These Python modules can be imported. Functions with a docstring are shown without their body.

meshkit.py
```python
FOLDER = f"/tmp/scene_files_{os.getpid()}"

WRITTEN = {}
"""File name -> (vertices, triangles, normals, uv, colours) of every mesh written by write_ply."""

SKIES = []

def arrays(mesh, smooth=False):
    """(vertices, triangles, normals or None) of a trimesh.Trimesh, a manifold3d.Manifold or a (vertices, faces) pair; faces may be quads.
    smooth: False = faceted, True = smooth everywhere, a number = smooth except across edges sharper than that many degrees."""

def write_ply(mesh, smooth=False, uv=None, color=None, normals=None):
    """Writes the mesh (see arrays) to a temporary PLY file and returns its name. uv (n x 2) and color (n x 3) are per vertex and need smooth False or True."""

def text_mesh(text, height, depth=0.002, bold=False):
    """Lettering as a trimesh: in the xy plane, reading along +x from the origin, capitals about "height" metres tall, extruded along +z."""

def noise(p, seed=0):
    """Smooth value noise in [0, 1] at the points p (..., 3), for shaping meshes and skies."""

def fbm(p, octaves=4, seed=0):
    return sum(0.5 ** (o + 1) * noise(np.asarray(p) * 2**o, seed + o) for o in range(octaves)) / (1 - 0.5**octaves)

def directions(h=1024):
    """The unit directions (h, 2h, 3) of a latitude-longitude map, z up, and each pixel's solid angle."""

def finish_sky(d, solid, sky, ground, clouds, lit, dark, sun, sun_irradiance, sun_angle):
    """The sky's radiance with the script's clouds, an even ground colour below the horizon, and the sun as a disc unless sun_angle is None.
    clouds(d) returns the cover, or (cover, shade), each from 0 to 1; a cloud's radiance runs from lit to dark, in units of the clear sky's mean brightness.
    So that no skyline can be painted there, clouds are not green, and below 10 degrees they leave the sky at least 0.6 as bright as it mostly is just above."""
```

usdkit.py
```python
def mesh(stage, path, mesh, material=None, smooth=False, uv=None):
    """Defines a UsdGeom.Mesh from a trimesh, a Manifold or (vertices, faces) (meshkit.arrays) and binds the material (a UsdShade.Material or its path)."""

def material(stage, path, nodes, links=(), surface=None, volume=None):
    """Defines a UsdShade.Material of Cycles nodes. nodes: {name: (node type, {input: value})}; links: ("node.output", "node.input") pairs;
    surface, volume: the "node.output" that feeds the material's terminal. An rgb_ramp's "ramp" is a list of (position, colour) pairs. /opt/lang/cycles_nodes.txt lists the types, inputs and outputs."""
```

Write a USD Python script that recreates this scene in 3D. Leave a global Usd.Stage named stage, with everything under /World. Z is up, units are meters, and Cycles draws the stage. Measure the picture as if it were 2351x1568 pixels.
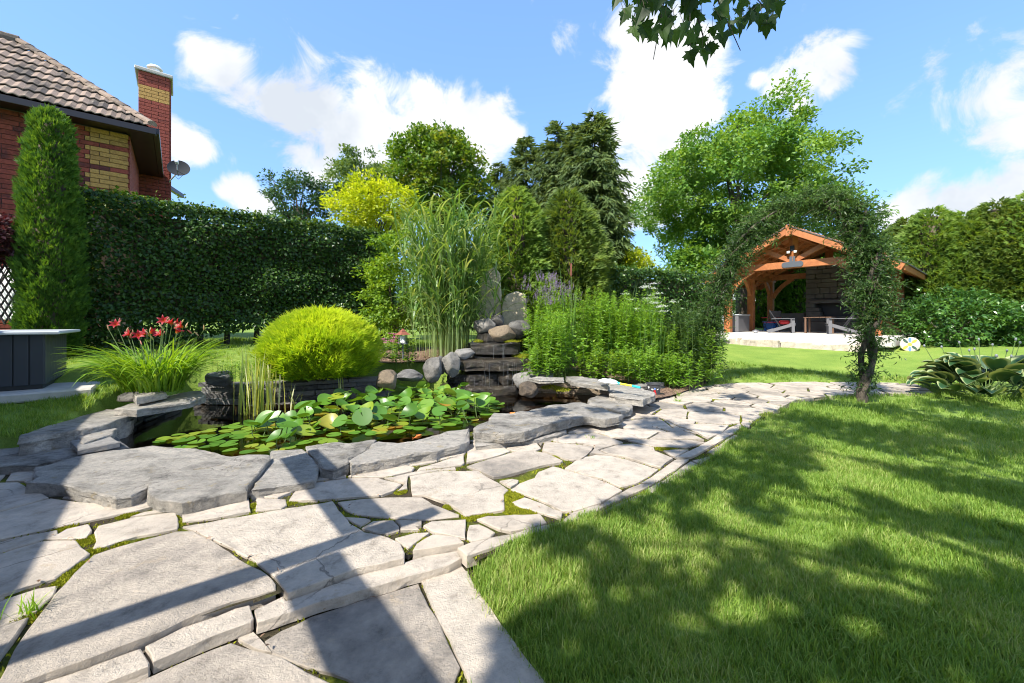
import math, random
import numpy as np
import trimesh
import shapely
import shapely.geometry as sg
import shapely.ops as so
import mapbox_earcut
from scipy.interpolate import RBFInterpolator
from scipy.spatial import Voronoi
import usdkit, meshkit
from pxr import Usd, UsdGeom, UsdLux, UsdShade, Sdf, Gf, Vt

rng = np.random.default_rng(7)
random.seed(7)
stage = Usd.Stage.CreateInMemory()
UsdGeom.SetStageUpAxis(stage, UsdGeom.Tokens.z)
UsdGeom.SetStageMetersPerUnit(stage, 1.0)
UsdGeom.Xform.Define(stage, '/World')
UsdGeom.Scope.Define(stage, '/World/Looks')

# ------------------------------------------------------------------ camera, sky, sun
EYE, F, HX, HY, W0 = 1.45, 930.0, 1175.5, 735.0, 2351.0     # eye height; focal length, vanishing centre and width in picture units
cam = UsdGeom.Camera.Define(stage, '/World/camera')
cam.AddTranslateOp().Set(Gf.Vec3d(0, 0, EYE))
cam.AddRotateXOp().Set(90.0)
cam.CreateHorizontalApertureAttr(36.0)
cam.CreateVerticalApertureAttr(36.0 * 683 / 1024)
cam.CreateFocalLengthAttr(36.0 * F / W0)
cam.CreateVerticalApertureOffsetAttr(-(784 - HY) / W0 * 36.0)
cam.CreateClippingRangeAttr(Gf.Vec2f(0.05, 2000))
cam.CreateExposureAttr(1.0)

SUN_H = np.array([-0.628, -0.778]); SUN_H /= np.linalg.norm(SUN_H)
SUN_EL = math.radians(48)
SUN = np.array([SUN_H[0] * math.cos(SUN_EL), SUN_H[1] * math.cos(SUN_EL), math.sin(SUN_EL)])
sun = UsdLux.DistantLight.Define(stage, '/World/sun')
sun.CreateIntensityAttr(1.25); sun.CreateAngleAttr(0.55); sun.CreateNormalizeAttr(True)
sun.CreateColorAttr(Gf.Vec3f(1.0, 0.945, 0.85))
zx = SUN; xx = np.cross([0, 0, 1], zx); xx /= np.linalg.norm(xx); yx = np.cross(zx, xx)
sun.AddTransformOp().Set(Gf.Matrix4d(*[float(c) for r in (np.append(xx, 0), np.append(yx, 0), np.append(zx, 0), np.array([0, 0, 20, 1])) for c in r]))

def pix_dir(x, y):
    v = np.array([(x - HX) / F, 1.0, (HY - y) / F]); return v / np.linalg.norm(v)

# clouds: (x, y) direction in the picture's angular units, radius in radians, weight
CLOUDS = [  # the long cumulus left of centre
    (455, 118, .020), (480, 140, .030), (520, 170, .042), (575, 205, .05), (640, 235, .062), (700, 275, .075), (770, 295, .072), (850, 305, .08), (930, 305, .08),
    (985, 240, .045), (1010, 290, .075), (1080, 315, .065), (1150, 300, .05), (1185, 310, .03), (690, 350, .045), (860, 370, .065), (1100, 360, .06), (980, 380, .08), (740, 390, .04),
    # tower behind the maple
    (1430, 70, .035), (1470, 120, .055), (1530, 130, .06), (1520, 185, .075), (1580, 220, .065), (1470, 270, .065), (1420, 310, .05), (1520, 330, .09), (1450, 420, .065), (1540, 430, .08), (1610, 260, .04), (1430, 215, .04), (1600, 120, .04), (1410, 480, .05),
    # right of the maple
    (1900, 135, .035), (1860, 180, .045), (1800, 195, .035), (1900, 200, .025), (1740, 180, .018), (1840, 240, .03),
    # small ones
    (1280, 100, .035, .5), (1265, 150, .035, .48), (2320, 195, .055, .56), (2260, 230, .05, .5), (2348, 290, .05, .6), (2050, 240, .03, .45),
    (420, 325, .034), (455, 345, .022), (395, 300, .03), (560, 455, .030), (600, 470, .028), (525, 440, .022),
    (2110, 480, .036), (2180, 475, .04), (2260, 465, .042), (2330, 440, .04), (2060, 500, .03)]
def cloud_dirs():
    out = [(pix_dir(c[0], c[1]), c[2], c[3] if len(c) > 3 else 1.0) for c in CLOUDS]
    r2 = np.random.default_rng(5)
    n = 0
    while n < 26:                      # the same kind of sky goes on around and behind
        az, el = r2.uniform(0, 2 * math.pi), math.radians(r2.uniform(6, 55))
        d = np.array([math.sin(az) * math.cos(el), math.cos(az) * math.cos(el), math.sin(el)])
        if d[1] > 0.25: continue
        for k in range(3):
            e = d + r2.normal(0, .09, 3); out.append((e / np.linalg.norm(e), r2.uniform(.06, .13), 1.0))
        n += 1
    return out

def make_sky():
    N = {'tc': ('texture_coordinate', {}),
         'sky': ('sky_texture', {'sky_type': 'single_scattering', 'sun_disc': False, 'sun_elevation': SUN_EL, 'sun_rotation': math.atan2(SUN[0], SUN[1]), 'altitude': 200.0, 'air_density': 1.0, 'aerosol_density': 0.6, 'ozone_density': 2.0}),
         'n1': ('noise_texture', {'scale': 9.0, 'detail': 10.0, 'roughness': 0.63, 'distortion': 0.6}),
         'n2': ('noise_texture', {'scale': 4.0, 'detail': 6.0, 'roughness': 0.55}),
         'bg': ('background_shader', {'strength': 0.112})}
    L = [('tc.generated', 'n1.vector'), ('tc.generated', 'n2.vector')]
    prev = None
    for i, (d, r, wt) in enumerate(cloud_dirs()):
        N[f'd{i}'] = ('vector_math', {'math_type': 'distance', 'vector2': tuple(d)})
        N[f'm{i}'] = ('map_range', {'from_min': r * 2.1, 'from_max': 0.0, 'to_min': 0.0, 'to_max': wt, 'clamp': True})
        L += [('tc.generated', f'd{i}.vector1'), (f'd{i}.value', f'm{i}.value')]
        if prev is None: prev = f'm{i}.result'
        else:
            N[f'x{i}'] = ('math', {'math_type': 'smoothmax', 'value3': 0.12})
            L += [(prev, f'x{i}.value1'), (f'm{i}.result', f'x{i}.value2')]
            prev = f'x{i}.value'
    N['ns'] = ('math', {'math_type': 'multiply_add', 'value2': 1.9, 'value3': -0.95})
    N['sum'] = ('math', {'math_type': 'add'})
    N['cov'] = ('map_range', {'range_type': 'smoothstep', 'from_min': 0.31, 'from_max': 0.74, 'to_min': 0.0, 'to_max': 0.96, 'clamp': True})
    N['shade'] = ('rgb_ramp', {'ramp': [(0.34, (3.5, 3.75, 4.05)), (0.46, (4.5, 4.6, 4.7)), (0.6, (5.2, 5.2, 5.2))]})
    N['mx'] = ('mix_color', {'blend_type': 'mix', 'use_clamp': False, 'use_clamp_result': False})
    N['gm'] = ('gamma', {'gamma': 0.5})
    N['tint'] = ('mix_color', {'blend_type': 'multiply', 'fac': 1.0, 'b': (1.36, 2.02, 3.1), 'use_clamp_result': False})
    L += [('n1.fac', 'ns.value1'), ('ns.value', 'sum.value1'), (prev, 'sum.value2'), ('sum.value', 'cov.value'), ('n2.fac', 'shade.fac'),
          ('sky.color', 'gm.color'), ('gm.color', 'tint.a'), ('tint.result', 'mx.a'), ('shade.color', 'mx.b'), ('cov.result', 'mx.fac'), ('mx.result', 'bg.color')]
    return usdkit.material(stage, '/World/Looks/sky_air', N, L, surface='bg.background')
dome = UsdLux.DomeLight.Define(stage, '/World/sky')
dome.CreateIntensityAttr(1.0)
dome.GetPrim().SetCustomDataByKey('kind', 'structure')
UsdShade.MaterialBindingAPI.Apply(dome.GetPrim()).Bind(make_sky())

# ------------------------------------------------------------------ helpers
A_ = np.array([0.771, 0.637]); N_ = np.array([0.637, -0.771]); B_ = -N_      # the axes that house, hedge, steps and pavilion share
def an(a, n): return a * A_ + n * N_
def P(x, y, z=0.05):
    d = (EYE - z) * F / (y - HY); return np.array([(x - HX) / F * d, d])
def Q(x, d): return np.array([(x - HX) / F * d, d])
def zat(y, d): return EYE + (HY - y) / F * d
cA = lambda x, y: ((x / 1.684) * .73584, (1200 + y / 1.684) * .73584)
cB = lambda x, y: ((700 + x / 1.684) * .73584, (1200 + y / 1.684) * .73584)
cC = lambda x, y: ((1300 + x / 2.351) * .73584, (1150 + y / 2.351) * .73584)
def trace(pts, conv, z): return [tuple(P(*conv(*p), z)) for p in pts]

_used = {}
def numbered(parent, name):
    k = f'{parent}/{name}'; n = _used.get(k, 0); _used[k] = n + 1
    return k if n == 0 else f'{k}_{n:03d}'
def ppath(parent): return '/World' if parent is None else str(parent.GetPath())
def cd(prim, **kw):
    for k, v in kw.items():
        if v: prim.SetCustomDataByKey(k, v)
    return prim
def thing(name, label, cat, loc=(0, 0, 0), rz=0.0, group=None):
    x = UsdGeom.Xform.Define(stage, numbered('/World', name))
    x.AddTranslateOp().Set(Gf.Vec3d(*map(float, loc)))
    if rz: x.AddRotateZOp().Set(math.degrees(rz))
    return cd(x.GetPrim(), label=label, category=cat, group=group)
def tag(prim, label, cat, group=None): return cd(prim, label=label, category=cat, group=group)
def dup(src, label, loc, rz=0.0, group=None, name=None, scale=None):
    x = UsdGeom.Xform.Define(stage, numbered('/World', name or src.GetName()))
    x.AddTranslateOp().Set(Gf.Vec3d(*map(float, loc)))
    if rz: x.AddRotateZOp().Set(math.degrees(rz))
    if scale is not None: x.AddScaleOp().Set(Gf.Vec3f(*scale))
    p = x.GetPrim()
    return p
def put(name, v, f, mat, parent=None, smooth=False, tint=None, kind=None, label=None):
    v = np.asarray(v, float); f = np.asarray(f, int)
    if f.shape[1] == 4: f = np.vstack([f[:, [0, 1, 2]], f[:, [0, 2, 3]]])
    keep = np.unique(f)
    if len(keep) < len(v):
        new = np.zeros(len(v), int); new[keep] = np.arange(len(keep)); v, f = v[keep], new[f]
        if tint is not None and np.ndim(tint): tint = np.asarray(tint)[keep]
    path = numbered(ppath(parent), name)
    if smooth and tint is None or (smooth is not True and smooth): m = usdkit.mesh(stage, path, (v, f), mat, smooth=smooth)
    else: m = usdkit.mesh(stage, path, (v, f), mat, smooth=bool(smooth))
    if tint is not None:
        t = np.broadcast_to(np.asarray(tint, np.float32), (len(v),)) if not (smooth and smooth is not True) else np.full(len(m.GetPointsAttr().Get()), float(np.mean(tint)), np.float32)
        UsdGeom.PrimvarsAPI(m).CreatePrimvar('tint', Sdf.ValueTypeNames.FloatArray, 'vertex').Set(Vt.FloatArray.FromNumpy(np.ascontiguousarray(t, np.float32)))
    p = m.GetPrim()
    if kind: cd(p, kind=kind)
    if label: cd(p, label=label)
    return p
class MB:
    def __init__(s): s.v, s.f, s.t, s.n = [], [], [], 0
    def add(s, v, f, tint=0.5):
        v = np.asarray(v, float); f = np.asarray(f, int)
        if f.shape[1] == 4: f = np.vstack([f[:, [0, 1, 2]], f[:, [0, 2, 3]]])
        s.v.append(v); s.f.append(f + s.n); s.t.append(np.broadcast_to(tint, (len(v),)).astype(float)); s.n += len(v); return s
    def tm(s, m, tint=0.5): return s.add(m.vertices, m.faces, tint)
    def build(s, name, mat, parent=None, smooth=False, kind=None, label=None, tint=True):
        return put(name, np.vstack(s.v), np.vstack(s.f), mat, parent, smooth, np.concatenate(s.t) if tint else None, kind, label)
def box(c, size, R=None, bev=0.0):
    """box with chamfered edges; R: 3x3 whose columns are its axes"""
    h = np.asarray(size, float) / 2
    if bev:
        b = min(bev, h.min() * .6)
        pts = np.array([[sx * (h[0] - (b if k != 0 else 0)), sy * (h[1] - (b if k != 1 else 0)), sz * (h[2] - (b if k != 2 else 0))] for sx in (-1, 1) for sy in (-1, 1) for sz in (-1, 1) for k in range(3)])
        m = trimesh.convex.convex_hull(pts); v, f = np.array(m.vertices), np.array(m.faces)
    else:
        m = trimesh.creation.box(size); v, f = np.array(m.vertices), np.array(m.faces)
    if R is not None: v = v @ np.asarray(R, float).T
    return v + np.asarray(c, float), f
def beam(p, q, w, h, up=(0, 0, 1), bev=0.006):
    """rectangular bar from p to q, w wide (sideways) and h high (along up)"""
    p, q, up = np.asarray(p, float), np.asarray(q, float), np.asarray(up, float)
    t = q - p; L = np.linalg.norm(t); t /= L
    s = np.cross(t, up); s /= np.linalg.norm(s); u = np.cross(s, t)
    return box((p + q) / 2, (L, w, h), np.stack([t, s, u], 1), bev)
def tube(pts, rad, sides=6, cap=True):
    p = np.asarray(pts, float); n = len(p); rad = np.broadcast_to(rad, (n,))
    t = np.gradient(p, axis=0); t /= np.linalg.norm(t, axis=1, keepdims=True) + 1e-12
    a = np.cross(t, [0.31, 0.17, 0.93]); bad = np.linalg.norm(a, axis=1) < .2; a[bad] = np.cross(t[bad], [1, 0, 0]); a /= np.linalg.norm(a, axis=1, keepdims=True)
    b = np.cross(t, a); ang = np.arange(sides) * 2 * np.pi / sides
    v = (p[:, None] + rad[:, None, None] * (np.cos(ang)[None, :, None] * a[:, None] + np.sin(ang)[None, :, None] * b[:, None])).reshape(-1, 3)
    i, j = np.meshgrid(np.arange(n - 1), np.arange(sides), indexing='ij')
    q = np.stack([i * sides + j, i * sides + (j + 1) % sides, (i + 1) * sides + (j + 1) % sides, (i + 1) * sides + j], -1).reshape(-1, 4)
    f = np.vstack([q[:, [0, 1, 2]], q[:, [0, 2, 3]]])
    if cap:
        v = np.vstack([v, p[0], p[-1]]); k = len(v); j = np.arange(sides)
        f = np.vstack([f, np.stack([(j + 1) % sides, j, np.full(sides, k - 2)], 1), np.stack([(n - 1) * sides + j, (n - 1) * sides + (j + 1) % sides, np.full(sides, k - 1)], 1)])
    return v, f
def lathe(prof, sides=16, c=(0, 0, 0)):
    prof = np.asarray(prof, float); ang = np.arange(sides) * 2 * np.pi / sides
    v = np.stack([prof[:, None, 0] * np.cos(ang), prof[:, None, 0] * np.sin(ang), np.broadcast_to(prof[:, None, 1], (len(prof), sides))], -1).reshape(-1, 3)
    i, j = np.meshgrid(np.arange(len(prof) - 1), np.arange(sides), indexing='ij')
    q = np.stack([i * sides + j, i * sides + (j + 1) % sides, (i + 1) * sides + (j + 1) % sides, (i + 1) * sides + j], -1).reshape(-1, 4)
    return v + np.asarray(c, float), np.vstack([q[:, [0, 1, 2]], q[:, [0, 2, 3]]])
def tri_poly(xy):
    xy = np.asarray(xy, float)
    return mapbox_earcut.triangulate_float64(xy, np.array([len(xy)], np.uint32)).reshape(-1, 3).astype(int)
def ccw(xy):
    xy = np.asarray(xy, float); x, y = xy[:, 0], xy[:, 1]
    return xy if (x * np.roll(y, -1) - y * np.roll(x, -1)).sum() > 0 else xy[::-1]
def densify(xy, step):
    out = []
    for p, q in zip(xy, np.roll(xy, -1, 0)):
        n = max(1, int(np.linalg.norm(q - p) / step))
        out += [p + (q - p) * k / n for k in range(n)]
    return np.array(out)
_slab = [0]
def slab(xy, ztop, thick, step=0.09, jit=0.012, ch=0.014, tilt=0.0, rough=0.004, seed=None, strata=0):
    """a flat natural stone: jittered outline, chipped upper edge, slightly uneven top"""
    _slab[0] += 1; r = np.random.default_rng(1000 + _slab[0])
    poly = sg.Polygon(xy).buffer(0)
    if poly.geom_type != 'Polygon': poly = max(poly.geoms, key=lambda g: g.area)
    xy = densify(ccw(np.array(poly.exterior.coords)[:-1]), step)
    e = np.roll(xy, -1, 0) - np.roll(xy, 1, 0); nrm = np.stack([e[:, 1], -e[:, 0]], 1); nrm /= np.linalg.norm(nrm, axis=1, keepdims=True) + 1e-9
    nz = meshkit.noise(np.c_[xy * 9, np.full(len(xy), _slab[0] * 3.1)]) - .5
    xy = xy + nrm * (nz * 2 * jit)[:, None]
    pol = sg.Polygon(xy)
    if not pol.is_valid:
        pol = pol.buffer(0); pol = pol if pol.geom_type == 'Polygon' else max(pol.geoms, key=lambda g: g.area); xy = ccw(np.array(pol.exterior.coords)[:-1])
        e = np.roll(xy, -1, 0) - np.roll(xy, 1, 0); nrm = np.stack([e[:, 1], -e[:, 0]], 1); nrm /= np.linalg.norm(nrm, axis=1, keepdims=True) + 1e-9
    n = len(xy); c = xy.mean(0); tx, ty = r.normal(0, tilt, 2)
    zt = lambda p: ztop + (p - c) @ [tx, ty] + rough * 2 * (meshkit.noise(np.c_[p * 4, np.full(len(p), _slab[0])]) - .5)
    chv = ch * r.uniform(.4, 1.6, n)
    inn = xy - nrm * chv[:, None]
    if not sg.Polygon(inn).is_valid: inn = xy - nrm * (ch * .25)
    low = xy + nrm * (r.uniform(-.5, .9, n) * thick * .12)[:, None]
    zin = zt(inn)
    mids = [np.c_[xy + nrm * (r.uniform(-.3, .3, n) * thick * .1)[:, None], zin - thick * r.uniform(.4, .6, n)]]
    if strata:                                          # split layers: each bed steps in or out a little along the edge
        mids = []
        lev = np.sort(r.uniform(.12, .88, strata))[::-1]; prev_ = None
        for q, l_ in enumerate(lev):
            o_ = (meshkit.noise(np.c_[xy * 5, np.full(n, q * 7.3 + _slab[0])]) - .5) * thick * .34 + r.normal(0, .003, n)
            zz_ = zin - thick * (l_ + .05 * (meshkit.noise(np.c_[xy * 3, np.full(n, q * 3.7)]) - .5))
            if prev_ is not None: mids.append(np.c_[xy + nrm * prev_[:, None], zz_ + .004])
            mids.append(np.c_[xy + nrm * o_[:, None], zz_]); prev_ = o_
    v = np.vstack([np.c_[low, np.full(n, ztop - thick)], *mids, np.c_[xy, zin - chv * r.uniform(.5, 1.1, n)], np.c_[inn, zin]])
    f = []; nl = len(mids) + 2
    for k in range(nl):
        i = np.arange(n); j = (i + 1) % n
        f += [np.stack([k * n + i, k * n + j, (k + 1) * n + j], 1), np.stack([k * n + i, (k + 1) * n + j, (k + 1) * n + i], 1)]
    f.append(tri_poly(inn) + nl * n)
    return v, np.vstack(f)
_b = [0]
def boulder(c, r, squash=(1, 1, 1), rz=0.0, sub=3, amp=.22, flat=None):
    _b[0] += 1
    m = trimesh.creation.icosphere(sub); v = np.array(m.vertices)
    s = 1 + amp * 2 * (meshkit.fbm(v * 1.3 + _b[0] * 7.7, 3) - .5) + .05 * (meshkit.fbm(v * 5 + _b[0], 2) - .5)
    v = v * s[:, None]
    for k in range(9):                                  # broken faces
        d = np.random.default_rng(_b[0] * 9 + k).normal(size=3); d /= np.linalg.norm(d); h = v @ d; over = np.maximum(h - .76, 0); v -= d * over[:, None] * .85
    v *= np.array(squash) * r
    cz, sz = math.cos(rz), math.sin(rz)
    v = v @ np.array([[cz, -sz, 0], [sz, cz, 0], [0, 0, 1.]]).T + np.asarray(c, float)
    return v, np.array(m.faces)

# ------------------------------------------------------------------ materials
def M(name, N, L, surface, volume=None): return usdkit.material(stage, '/World/Looks/' + name, N, L, surface=surface, volume=volume)
def foliage(name, cols, rough=.45, trans=.35, spec=.4, tcol=None, tscale=1.0):
    """leaf: colour runs over cols with the mesh's per-leaf tint"""
    cols = [(c[0] * .98, c[1], c[2]) for c in cols]; ramp = [(i / (len(cols) - 1), c) for i, c in enumerate(cols)]
    tc = [(p, tuple(min(1, a * b) for a, b in zip(c, tcol or (1.6, 1.35, .45)))) for p, c in ramp]
    return M(name, {'a': ('attribute', {'attribute': 'tint'}), 'r': ('rgb_ramp', {'ramp': ramp}), 'rt': ('rgb_ramp', {'ramp': tc}),
                    'p': ('principled_bsdf', {'roughness': rough, 'specular_ior_level': spec}), 't': ('translucent_bsdf', {}), 'm': ('mix_closure', {'fac': trans})},
             [('a.fac', 'r.fac'), ('a.fac', 'rt.fac'), ('r.color', 'p.base_color'), ('rt.color', 't.color'), ('p.BSDF', 'm.closure1'), ('t.BSDF', 'm.closure2')], 'm.closure')
def plain(name, col, rough=.5, metallic=0.0, spec=.5, noise=0.0, nscale=8.0, bump=0.0, bscale=60.0):
    N = {'p': ('principled_bsdf', {'base_color': col, 'roughness': rough, 'metallic': metallic, 'specular_ior_level': spec})}; L = []
    if noise or bump: N['g'] = ('geometry', {})
    if noise:
        N['n'] = ('noise_texture', {'scale': nscale, 'detail': 6.0, 'roughness': .6})
        N['r'] = ('rgb_ramp', {'ramp': [(.3, tuple(c * (1 - noise) for c in col)), (.7, tuple(min(1, c * (1 + noise)) for c in col))]})
        L += [('g.position', 'n.vector'), ('n.fac', 'r.fac'), ('r.color', 'p.base_color')]
    if bump:
        N['bn'] = ('noise_texture', {'scale': bscale, 'detail': 5.0, 'roughness': .65}); N['b'] = ('bump', {'strength': bump, 'distance': .01})
        L += [('g.position', 'bn.vector'), ('bn.fac', 'b.height'), ('b.normal', 'p.normal')]
    return M(name, N, L, 'p.BSDF')
def stone(name, c1, c2, c3, lichen=None, scale=3.0, bump=.5, rough=.85, streak=(1, 1, 1), crack=0.0, bscale=38.0, spec=.25):
    """weathered stone: two scales of colour, dark grime, optional lichen, layered relief; tint shifts it per piece"""
    N = {'g': ('geometry', {}), 'a': ('attribute', {'attribute': 'tint'}), 'mp': ('mapping', {'scale': streak}),
         'n1': ('noise_texture', {'scale': scale, 'detail': 8.0, 'roughness': .62, 'distortion': .4}), 'n2': ('noise_texture', {'scale': scale * 5, 'detail': 10.0, 'roughness': .76}),
         'n3': ('noise_texture', {'scale': bscale, 'detail': 8.0, 'roughness': .72}),
         'sh': ('math', {'math_type': 'multiply_add', 'value2': .7, 'value3': -.35}), 'ad': ('math', {'math_type': 'add'}),
         'r': ('rgb_ramp', {'ramp': [(.24, c3), (.42, c2), (.62, c1)]}),
         'r2': ('rgb_ramp', {'ramp': [(.30, (.38, .37, .36)), (.44, (.84, .84, .84)), (.56, (1.04, 1.03, 1.02)), (.72, (1.28, 1.25, 1.2))]}),
         'mu': ('mix_color', {'blend_type': 'multiply', 'fac': .85, 'use_clamp_result': False}),
         'b': ('bump', {'strength': bump, 'distance': .02}), 'b0': ('bump', {'strength': bump * .8, 'distance': .05}), 'p': ('principled_bsdf', {'roughness': rough, 'specular_ior_level': spec})}
    L = [('g.position', 'mp.vector'), ('mp.vector', 'n1.vector'), ('mp.vector', 'n2.vector'), ('mp.vector', 'n3.vector'), ('a.fac', 'sh.value1'), ('n1.fac', 'ad.value1'), ('sh.value', 'ad.value2'),
         ('ad.value', 'r.fac'), ('n2.fac', 'r2.fac'), ('r.color', 'mu.a'), ('r2.color', 'mu.b'), ('n2.fac', 'b0.height'), ('b0.normal', 'b.normal'), ('n3.fac', 'b.height'), ('b.normal', 'p.normal')]
    out = 'mu.result'
    if crack:
        N |= {'wv': ('vector_math', {'math_type': 'scale', 'scale': .35}), 'wa': ('vector_math', {'math_type': 'add'}), 'vo': ('voronoi_texture', {'feature': 'distance_to_edge', 'scale': crack}), 'cn': ('noise_texture', {'scale': 1.4, 'detail': 2.0}),
              'ck': ('map_range', {'from_min': .0, 'from_max': .012, 'to_min': .75, 'to_max': 0.0, 'clamp': True}), 'cm': ('map_range', {'from_min': .50, 'from_max': .60, 'to_min': 0.0, 'to_max': 1.0, 'clamp': True}), 'cx': ('math', {'math_type': 'multiply'}), 'cc': ('mix_color', {'blend_type': 'mix', 'b': tuple(c * .35 for c in c3)})}
        L += [('n1.color', 'wv.vector1'), ('wv.vector', 'wa.vector1'), ('g.position', 'wa.vector2'), ('wa.vector', 'vo.vector'), ('vo.distance', 'ck.value'), ('g.position', 'cn.vector'), ('cn.fac', 'cm.value'), ('ck.result', 'cx.value1'), ('cm.result', 'cx.value2'), ('cx.value', 'cc.fac'), (out, 'cc.a')]; out = 'cc.result'
    if lichen:
        N |= {'n4': ('noise_texture', {'scale': 6.0, 'detail': 9.0, 'roughness': .75}), 'lr': ('map_range', {'from_min': .58, 'from_max': .68, 'to_min': 0.0, 'to_max': .8, 'clamp': True}), 'lm': ('mix_color', {'blend_type': 'mix', 'b': lichen})}
        L += [('g.position', 'n4.vector'), ('n4.fac', 'lr.value'), ('lr.result', 'lm.fac'), (out, 'lm.a')]; out = 'lm.result'
    L.append((out, 'p.base_color'))
    return M(name, N, L, 'p.BSDF')
MAT = {}
MAT['flag'] = stone('limestone_flag', (.51, .447, .37), (.41, .358, .297), (.222, .20, .174), lichen=(.40, .325, .235), scale=1.5, bump=.5, crack=1.5, bscale=60)
MAT['coping'] = stone('grey_coping', (.53, .495, .44), (.345, .325, .29), (.115, .108, .10), lichen=(.40, .31, .15), scale=4.2, bump=1.3, streak=(1, 1.25, 1.6), crack=2.2, bscale=55)
MAT['slate'] = stone('dark_ledge', (.25, .24, .225), (.15, .145, .14), (.07, .068, .066), scale=4, bump=.7, streak=(1, 1, 3))
MAT['wet'] = stone('wet_ledge', (.055, .042, .026), (.026, .021, .016), (.010, .009, .008), lichen=(.06, .058, .010), scale=3.5, bump=1.0, rough=.17, streak=(1, 1, 3), spec=.75)
MAT['boulder'] = stone('field_boulder', (.25, .236, .215), (.16, .152, .14), (.075, .072, .069), scale=5, bump=1.0)
MAT['brown_boulder'] = stone('brown_boulder', (.235, .185, .13), (.155, .12, .088), (.07, .057, .045), scale=5, bump=.9)
MAT['tan_stone'] = stone('tan_standing_stone', (.52, .43, .31), (.44, .36, .26), (.30, .25, .19), scale=2.5, bump=.3)
MAT['bark'] = stone('tree_bark', (.17, .14, .11), (.10, .085, .07), (.04, .035, .03), scale=9, bump=.9, streak=(3, 3, .6))
MAT['twig'] = plain('brown_twig', (.10, .075, .05), .8)
MAT['greentwig'] = plain('green_stem', (.10, .16, .04), .6)
# ------------------------------------------------------------------ ground, path, pond
CTRL = np.array([(-2, 1, -.02), (0, 0, 0), (0, -4, 0), (-6, -4, 0), (6, -4, 0), (2, 2, .03), (3, 4, .03), (5, 3, .03), (6, 6, .03), (8, 7, .03), (9, 4, .04), (14, 4, .1), (5, 9.2, .04), (8, 9.4, .06), (11, 8.6, .15), (10, 9.6, .14),
    (9, 16.5, .56), (12, 13, .58), (14, 16, .72), (14, 11, .6), (7, 12, .28), (20, 30, 1.0), (30, 14, .9),
    (-6.3, 5.5, .42), (-5, 4.8, .30), (-4.6, 4, .16), (-3.4, 2.6, .03), (-8, 3, .25), (-8.2, 7.6, .85), (-6.5, 6.9, .62), (-4.1, 11.1, .82), (-6, 9.3, .84), (-5.2, 6.3, .50), (-3.3, 7.2, .50), (-3.0, 9, .65),
    (-6, 14, .9), (-4, 22, .9), (0, 10.5, .6), (0, 14, .75), (1, 9.5, .5), (1.4, 8, .32), (2.2, 8.2, .2), (2.7, 7.55, .035), (3.2, 7.9, .045), (3.5, 9, .1), (5, 12, .4), (-12, 10, .9), (-20, 20, 1.0), (0, 40, 1.1), (-15, -3, .1), (0, 80, 1.3), (60, 60, 1.3), (-60, 60, 1.3), (60, -40, .5), (-60, -40, .5), (0, -60, .2)])
_rbf = RBFInterpolator(CTRL[:, :2], CTRL[:, 2], kernel='linear', smoothing=0.05)
PATH_V = [(-420, 1010), (160, 1060), (600, 1060), (900, 1020), (1100, 985), (1450, 905), (1520, 900), (1620, 885), (1700, 878), (1880, 876), (2100, 880), (2150, 903), (1960, 903), (1830, 916), (1740, 962), (1640, 1045), (1480, 1140), (1330, 1205), (1120, 1268), (1068, 1292), (1112, 1390), (1200, 1490), (1290, 1640), (1500, 2300), (-1500, 2300), (-1500, 1150)]
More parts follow.
